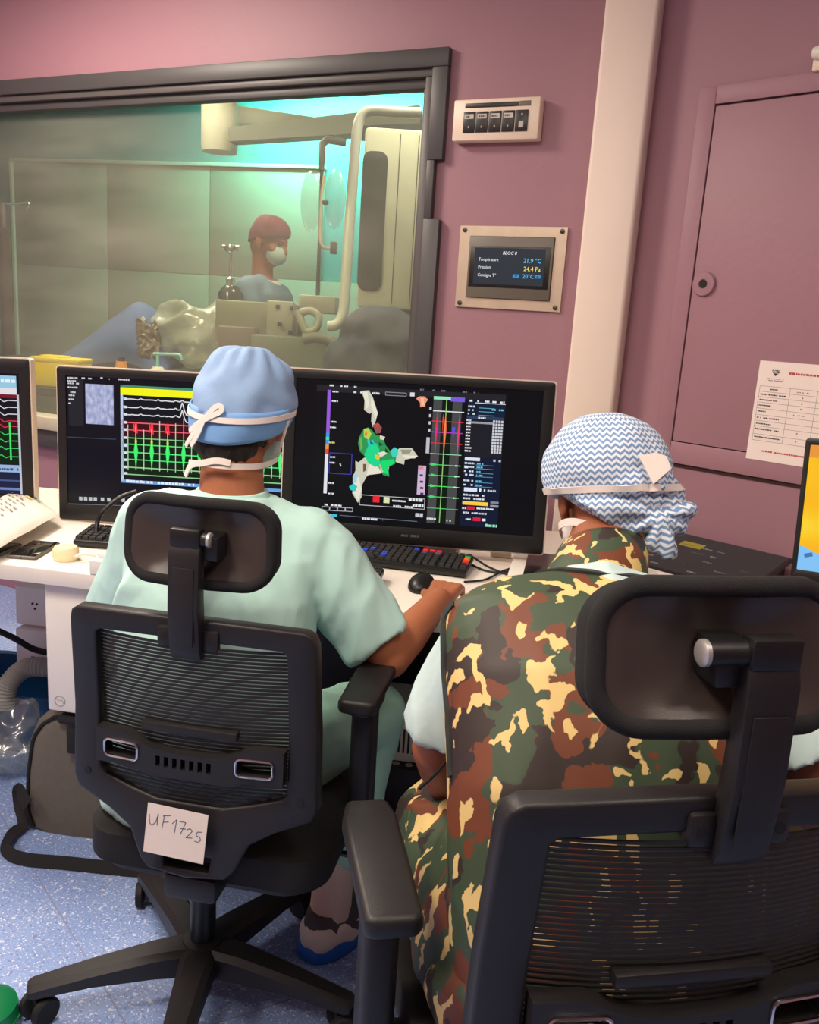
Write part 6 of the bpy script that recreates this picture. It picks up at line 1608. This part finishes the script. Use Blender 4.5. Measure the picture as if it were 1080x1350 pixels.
bm = NB(); prism(bm, rrect(0.115, zr1 - zr0, 0.04, 0.055, (zr0 + zr1) / 2), 0.02, Matrix.Translation((0, -0.012, 0)), bevel=0.004); finish(bm, 'dark_recess', M_EQD, t)
for x in (0.165, 0.25): bm = NB(); bx(bm, (x, -0.001, (zb + EH) / 2), (0.004, 0.004, EH - zb - 0.05)); finish(bm, 'door_seam', M_GREYP, t, smooth=False)
bm = NB(); bx(bm, (0.275, -0.012, zb + 0.14), (0.03, 0.022, 0.22), 0.004); finish(bm, 'side_box', mat('eq_grey', (150, 150, 136), 0.5), t)

# bent tubular rail
bm = NB(); pts = smooth_pts([at_d(556, 149, 3.7), at_d(520, 148, 3.7), at_d(492, 146, 3.7), at_d(478, 152, 3.7), at_d(471, 172, 3.7), at_d(466, 230, 3.7), at_d(460, 310, 3.7), at_d(455, 385, 3.7), at_d(452, 414, 3.7), at_d(444, 428, 3.7), at_d(432, 430, 3.7)], 5)
tag(finish((tube(bm, pts, 0.0228, 14), bm)[1], 'tubular_rail', M_TUBE), 'light bent tube rail standing before the cream equipment cabinet', 'rail')

# infusion stand with clear bags
p = at_d(424, 250, 4.4)
t = thing('infusion_stand', 'infusion stand with clear bags beside the standing person', 'infusion stand', (p.x, p.y, 0)); ti = Matrix.Translation((-p.x, -p.y, 0))
bm = NB(); tube(bm, [(p.x, p.y, 0.06), (p.x, p.y, 1.9), at_d(425, 200, 4.4)], 0.010, 10); finish(bm, 'pole', M_EQD, t, mw=ti)
bm = NB(); tube(bm, [at_d(424, 225, 4.4), at_d(425, 190, 4.4), at_d(432, 184, 4.4), at_d(456, 188, 4.4)], [0.014, 0.020, 0.022, 0.02], 10); finish(bm, 'pole_head', M_EQD, t, mw=ti)
bm = NB(); tube(bm, smooth_pts([at_d(428, 232, 4.35), at_d(424, 260, 4.35), at_d(422, 310, 4.35), at_d(426, 325, 4.35), at_d(437, 327, 4.35)], 5), 0.008, 8); finish(bm, 'drip_line', M_STEEL, t, mw=ti)
bm = NB(); bx(bm, at_d(440, 327, 4.35), (0.03, 0.03, 0.06), 0.006); bx(bm, at_d(429, 267, 4.35), (0.03, 0.02, 0.02), 0.004); finish(bm, 'clamp', M_EQD, t, mw=ti)
for (x, y) in ((410, 265), (442, 262)):
    bm = NB(); prim_ell(bm, at_d(x, y, 4.4), (0.06, 0.03, 0.15)); finish(bm, 'bag', M_CLEAR, t, mw=ti)
for k in range(5):
    a = 2 * math.pi * k / 5; bm = NB(); tube(bm, [(p.x, p.y, 0.07), (p.x + 0.25 * math.cos(a), p.y + 0.25 * math.sin(a), 0.03)], 0.015, 8); finish(bm, 'foot', M_EQD, t, mw=ti)

# standing person with red cap and mask, facing right
Pc = at_d(354, 318, 4.5)
P3 = thing('person', 'person in red cap, mask and blue-grey gown standing behind the window', 'person', (Pc.x, Pc.y, 0)); ti = Matrix.Translation((-Pc.x, -Pc.y, 0))
FR = (CR - Vector((0, 0, CR.z))).normalized() * 0.92 - Vector((CF.x, CF.y, 0)).normalized() * 0.30; FR.normalize()
SD = Vector((FR.y, -FR.x, 0)); H3 = headm(Pc, math.atan2(FR.y, FR.x) - math.pi / 2, R_(-12))
zt = Pc.z
T3 = lambda f, s_, z: Vector((Pc.x, Pc.y, 0)) + FR * f + SD * s_ + Vector((0, 0, z))
bm = NB(); add_head(bm, H3, 1.03, T3(-0.03, 0, zt - 0.20))
prim_loft(bm, [(T3(-0.04, 0, zt - 0.85), .15, .11), (T3(-0.04, 0, zt - 0.5), .16, .11), (T3(-0.03, 0, zt - 0.26), .16, .10), (T3(-0.03, 0, zt - 0.19), .08, .06)], SD, FR)
for sx in (-1, 1):
    a, e, w_ = T3(-0.03, sx * 0.18, zt - 0.27), T3(0.06, sx * 0.21, zt - 0.50), T3(0.28, sx * 0.10, zt - 0.52)
    prim_chain(bm, [a, e, w_], [0.055, 0.045, 0.03]); add_hand(bm, w_, FR, Vector((0, 0, 1)), -sx, (20, 25, 20)); prim_chain(bm, [T3(-0.04, sx * 0.09, zt - 0.85), T3(-0.03, sx * 0.1, 0.5), T3(-0.05, sx * 0.1, 0.09)], [0.085, 0.06, 0.04]); prim_chain(bm, [T3(-0.06, sx * 0.1, 0.04), T3(0.1, sx * 0.1, 0.035)], [0.038, 0.03])
blob('body', bm, 0.007, 3, M_SKIN2, P3, mw=ti)
eyes(H3, P3, 1.03)
for o in P3.children:
    if o.name.startswith('eye'): o.matrix_local = ti
bm = NB()
prim_loft(bm, [(T3(-0.04, 0, 0.35), .24, .20), (T3(-0.04, 0, zt - 0.75), .21, .16), (T3(-0.04, 0, zt - 0.45), .20, .145), (T3(-0.03, 0, zt - 0.27), .20, .125), (T3(-0.03, 0, zt - 0.205), .10, .085)], SD, FR)
for sx in (-1, 1):
    a, e, w_ = T3(-0.03, sx * 0.17, zt - 0.27), T3(0.06, sx * 0.21, zt - 0.50), T3(0.26, sx * 0.11, zt - 0.52); prim_chain(bm, [T3(-0.03, sx * 0.05, zt - 0.24), a, e, w_], [0.07, 0.078, 0.066, 0.045])
blob('gown', bm, 0.011, 3, M_GOWN, P3, wrinkler(0.01, 7, (1, 1, 0.5), 40), mw=ti)
bm = NB(); prim_loft(bm, [(T3(-0.02, 0, zt - 0.225), .088, .09), (T3(-0.015, 0, zt - 0.20), .08, .085)], SD, FR); finish(bm, 'white_collar', M_TIE, P3, mw=ti)
o = finish(cap_shell(0.088, 0.108, 0.098, 0.032, 1, 104, 0.030, 0.02, 12, lump=0.004), 'surgical_cap', M_REDCAP, P3, mw=ti @ H3, angle=80); add_solid(o, 0.002)
bm = NB(); prim_ell(bm, (0, 0.060, -0.055), (0.068, 0.056, 0.056)); blob('face_mask', bm, 0.006, 2, M_MASK, P3, mw=ti @ H3)

# draped patient table
p = at_d(210, 460, 4.6)
t = thing('operating_table', 'operating table under a navy drape, with clear plastic sheet', 'operating table', (p.x, p.y, 0), YAW); ti = ploc(t)
bm = NB(); bx(bm, (-0.2, 0, at_d(210, 480, 4.6).z - 0.05), (1.3, 0.5, 0.08), 0.02); finish(bm, 'table_top', M_EQD, t)
bm = NB(); lathe(bm, [(0.28, 0.0), (0.28, 0.06), (0.12, 0.10), (0.12, at_d(210, 480, 4.6).z - 0.09)], 24); finish(bm, 'pedestal', M_EQ, t)
bm = NB(); pts = [at_d(x, y, 4.55) for x, y in ((60, 486), (90, 470), (130, 440), (165, 412), (185, 402), (205, 415), (218, 445), (235, 480))]
zt_ = at_d(120, 495, 4.6).z
rings = []
for k in range(9):
    v = -0.32 + 0.64 * k / 8; off = CF * 0; fw = Vector((CF.x, CF.y, 0)).normalized(); drop = (abs(v) / 0.32) ** 2.2
    rings.append([bm.verts.new(pp + fw * v + Vector((0, 0, -(pp.z - zt_) * 0.75 * drop)) + Vector((0, 0, 0.012 * noise.noise(pp * 6 + Vector((0, 0, v * 9)))))) for pp in smooth_pts(pts, 4)])
for r0, r1 in zip(rings, rings[1:]):
    for k in range(len(r0) - 1): bm.faces.new((r0[k], r0[k + 1], r1[k + 1], r1[k]))
o = finish(bm, 'navy_drape', M_DRAPE, t, mw=ti, angle=80); add_solid(o, 0.01)
bm = NB(); prim_ell(bm, at_d(255, 440, 4.5), (0.28, 0.16, 0.16)); prim_cap(bm, at_d(215, 450, 4.45), at_d(300, 430, 4.5), 0.08, 0.12)
blob('plastic_sheet', bm, 0.016, 1, M_FILM, t, lambda q: 0.05 * (0.5 - abs(noise.noise(q * 6)) * 2.0), mw=ti)
bm = NB(); prim_cap(bm, at_d(188, 425, 4.4), at_d(193, 468, 4.35), 0.03, 0.05); prim_cap(bm, at_d(205, 428, 4.4), at_d(203, 468, 4.35), 0.02, 0.03)
blob('crinkled_wrap', bm, 0.008, 0, mat('wrap_foil', (96, 82, 68), 0.15, metal=0.0, var=0.4, scale=30), t, lambda q: 0.02 * (0.4 - abs(noise.noise(q * 24)) * 2), mw=ti)

# imaging console in front of the standing person
p = at_d(350, 440, 4.2)
t = thing('equipment_console', 'grey equipment console with buttons and curved handle before the standing person', 'console', (p.x, p.y, 0), YAW); ti = ploc(t)
def cbox(x0, y0, x1, y1, d, th, m, nm, bev=0.01):
    a, b = at_d(x0, y1, d), at_d(x1, y0, d); c = (a + b) / 2; wd = (Vector((b.x, b.y, 0)) - Vector((a.x, a.y, 0))).length
    bm = NB(); bx(bm, c, (wd, th, b.z - a.z), bev, Matrix.Rotation(YAW, 3, 'Z')); return finish(bm, nm, m, t, mw=ti)
M_C1 = mat('console_grey', (128, 128, 112), 0.45, var=0.08); M_C2 = mat('console_brown', (104, 88, 74), 0.5); M_C3 = mat('console_light', (156, 156, 138), 0.4)
cbox(290, 402, 398, 450, 4.2, 0.25, M_C1, 'control_box'); cbox(292, 432, 342, 470, 4.1, 0.2, M_C2, 'brown_front'); cbox(352, 398, 388, 444, 4.05, 0.06, M_C3, 'switch_plate'); cbox(398, 392, 446, 412, 4.2, 0.25, M_C3, 'side_shelf'); cbox(336, 446, 440, 500, 4.15, 0.3, mat('console_green', (104, 112, 96), 0.5), 'lower_box'); cbox(300, 455, 345, 500, 4.2, 0.3, M_C1, 'lower_box')
for (x, y) in ((364, 402), (382, 404), (366, 425), (380, 436)): cbox(x, y, x + 5, y + 5, 4.01, 0.02, M_DARK, 'button', 0.002)
bm = NB(); tube(bm, smooth_pts([at_d(392, 410, 4.0), at_d(398, 425, 4.0), at_d(404, 437, 4.0), at_d(416, 434, 4.0), at_d(420, 418, 4.0), at_d(410, 410, 4.0), at_d(396, 412, 4.0)], 5), 0.018, 10); finish(bm, 'handle', M_C3, t, mw=ti)
bm = NB(); tube(bm, smooth_pts([at_d(400, 448, 4.0), at_d(420, 446, 4.0), at_d(440, 455, 4.0), at_d(444, 490, 4.0)], 5), 0.03, 10); finish(bm, 'hose', mat('console_hose', (112, 112, 102), 0.5), t, mw=ti)
bm = NB(); bx(bm, (0, 0.1, at_d(350, 500, 4.2).z / 2), (0.4, 0.4, at_d(350, 500, 4.2).z), 0.02); finish(bm, 'console_base', M_EQD, t)
# bottle with metal cap beside the console
p = at_d(304, 395, 4.3)
t = thing('glass_bottle', 'dark glass bottle with bright metal fittings left of the standing person', 'bottle', (p.x, p.y, p.z - 0.14))
bm = NB(); lathe(bm, [(0.002, 0), (0.06, 0.0), (0.062, 0.02), (0.062, 0.17), (0.04, 0.2), (0.02, 0.215), (0.002, 0.215)], 20); finish(bm, 'vessel', mat('dark_glass', (54, 58, 52), 0.15), t)
bm = NB(); lathe(bm, [(0.022, 0.21), (0.024, 0.24), (0.01, 0.25), (0.008, 0.36), (0.03, 0.37), (0.034, 0.385), (0.03, 0.40), (0.01, 0.405)], 16); tube(bm, [(-0.05, 0, 0.39), (0.05, 0, 0.39)], 0.012, 10); finish(bm, 'fitting', M_CHROME, t)
# dark blue cloth at the right lower corner
p = at_d(500, 450, 3.9)
bm = NB(); prim_ell(bm, p, (0.20, 0.12, 0.16)); prim_ell(bm, at_d(480, 480, 3.9), (0.2, 0.12, 0.14))
tag(blob('blue_cloth', bm, 0.014, 2, mat('blue_cloth', (58, 64, 78), 0.8, var=0.1), None, lambda q: 0.015 * (0.5 - abs(noise.noise(q * 7)) * 2)), 'dark blue cloth heap below the cream equipment cabinet', 'cloth')
# pole with hook at far left
p = at_d(6, 300, 4.7)
t = thing('hook_stand', 'dark stand with thin hook at the left side of the window', 'stand', (p.x, p.y, 0)); ti = Matrix.Translation((-p.x, -p.y, 0))
bm = NB(); tube(bm, [(p.x, p.y, 0.02), at_d(4, 300, 4.7)], 0.035, 12); tube(bm, [at_d(4, 300, 4.7), at_d(3, 268, 4.7)], 0.015, 10); finish(bm, 'post', mat('stand_dark', (62, 48, 44), 0.5), t, mw=ti)
bm = NB(); tube(bm, smooth_pts([at_d(2, 268, 4.7), at_d(20, 269, 4.7), at_d(36, 267, 4.7), at_d(38, 272, 4.7), at_d(34, 276, 4.7)], 5), 0.005, 8); finish(bm, 'hook', M_CHROME, t, mw=ti)
bm = NB(); lathe(bm, [(0.02, 0), (0.2, 0), (0.2, 0.02), (0.04, 0.04)], 20); finish(bm, 'foot', M_EQD, t)

# counter right behind the glass with sharps box, bottle and pump
zc = at_d(40, 508, 4.2).z
t = thing('counter', 'grey counter right behind the window', 'counter', (-3.0, 3.21, 0))
bm = NB(); bx(bm, (0, 0, zc - 0.02), (2.6, 0.36, 0.04), 0.004); finish(bm, 'counter_top', M_EQD, t)
for x in (-1.2, 0, 1.2): bm = NB(); bx(bm, (x, 0.02, (zc - 0.04) / 2), (0.05, 0.28, zc - 0.041), 0.003); finish(bm, 'support', M_GREYP, t)
a, b = at_d(40, 508, 4.2), at_d(108, 474, 4.2)
t = thing('sharps_box', 'yellow plastic sharps box on the counter above the left monitors', 'sharps box', (a.x, a.y, zc + 0.0005), YAW * 0.7); YW, YH = 0.25, b.z - a.z + 0.005
bm = NB(); vs = bx(bm, (YW / 2, 0.07, YH * 0.42), (YW, 0.14, YH * 0.84), 0.008)
for v in bm.verts:
    if v.co.z < YH * 0.4: v.co.x = YW / 2 + (v.co.x - YW / 2) * 0.9
finish(bm, 'tub', M_YEL, t)
bm = NB(); bx(bm, (YW / 2, 0.07, YH * 0.90), (YW * 1.02, 0.15, YH * 0.16), 0.008); bx(bm, (YW * 0.4, 0.06, YH * 1.0), (YW * 0.5, 0.08, YH * 0.08), 0.006); finish(bm, 'lid', M_YEL, t)
p = at_d(160, 485, 4.0)
t = thing('orange_bottle', 'orange bottle with dark cap on the counter behind the monitor', 'bottle', (p.x, p.y, zc + 0.0005)); k = p.z - zc + 0.03
bm = NB(); lathe(bm, [(0.002, 0), (0.034, 0), (0.036, 0.01), (0.036, k * 0.6), (0.026, k * 0.85), (0.024, k), (0.002, k)], 22); finish(bm, 'vessel', M_ORANGE, t)
bm = NB(); lathe(bm, [(0.012, k), (0.016, k), (0.016, k + 0.02), (0.002, k + 0.022)], 16); finish(bm, 'cap', M_DARK, t)
p = at_d(208, 470, 3.95)
t = thing('pump_bottle', 'white dispenser bottle with pale teal pump on the counter', 'pump bottle', (p.x, p.y, zc + 0.0005), YAW); k = at_d(208, 484, 3.95).z - zc
bm = NB(); lathe(bm, [(0.002, 0), (0.036, 0), (0.038, 0.01), (0.038, k * 0.85), (0.022, k), (0.002, k)], 22); finish(bm, 'vessel', M_WHITE, t)
zk = p.z - zc
bm = NB(); tube(bm, [(0, 0, k), (0, 0, zk + 0.005)], 0.008, 12); tube(bm, smooth_pts([(-0.02, 0, zk + 0.01), (0.03, 0, zk + 0.012), (0.09, 0, zk + 0.014), (0.105, 0, zk + 0.008), (0.11, 0, zk - 0.01)], 4), 0.007, 10); finish(bm, 'pump', M_TEALP, t)
for (lx, ly, sz, nm) in ((-3.7, 4.3, 0.9, 'large square ceiling lamp over the operating table'), (-1.6, 3.5, 0.6, 'square fill lamp added to brighten the cream equipment cabinet'), (-3.3, 3.55, 0.6, 'square fill lamp added to brighten the sharps box on the counter')):
    t = thing('ceiling_light', nm, 'ceiling light', (lx, ly, R2Z), 0, 'operating room ceiling lamps')  # cabinet and counter fixtures are added, unseen housings for the fill lamps
    bm = NB(); prism(bm, rrect(sz + 0.06, sz + 0.06, 0.01), 0.012, Matrix.Rotation(R_(-90), 4, 'X'), holes=[rrect(sz + 0.01, sz + 0.01, 0.005)]); finish(bm, 'lamp_frame', M_WHITE, t)
    bm = NB(); bx(bm, (0, 0, -0.003), (sz + 0.01, sz + 0.01, 0.006)); finish(bm, 'diffuser', M_LIGHTP, t, smooth=False)
# operating room ceiling light strip
p = at_d(420, 118, 6.3)
t = thing('ceiling_strip_light', 'bright ceiling strip light over the teal wall', 'ceiling light', (p.x, p.y, R2Z), pang)
bm = NB(); bx(bm, (0, 0, -0.02), (1.3, 0.16, 0.04), 0.01); finish(bm, 'housing', M_WHITE, t)
bm = NB(); bx(bm, (0, 0, -0.043), (1.24, 0.12, 0.006)); finish(bm, 'diffuser', mat('strip_diffuser', (220, 255, 250), 0.5, emit=5, var=0), t, smooth=False)
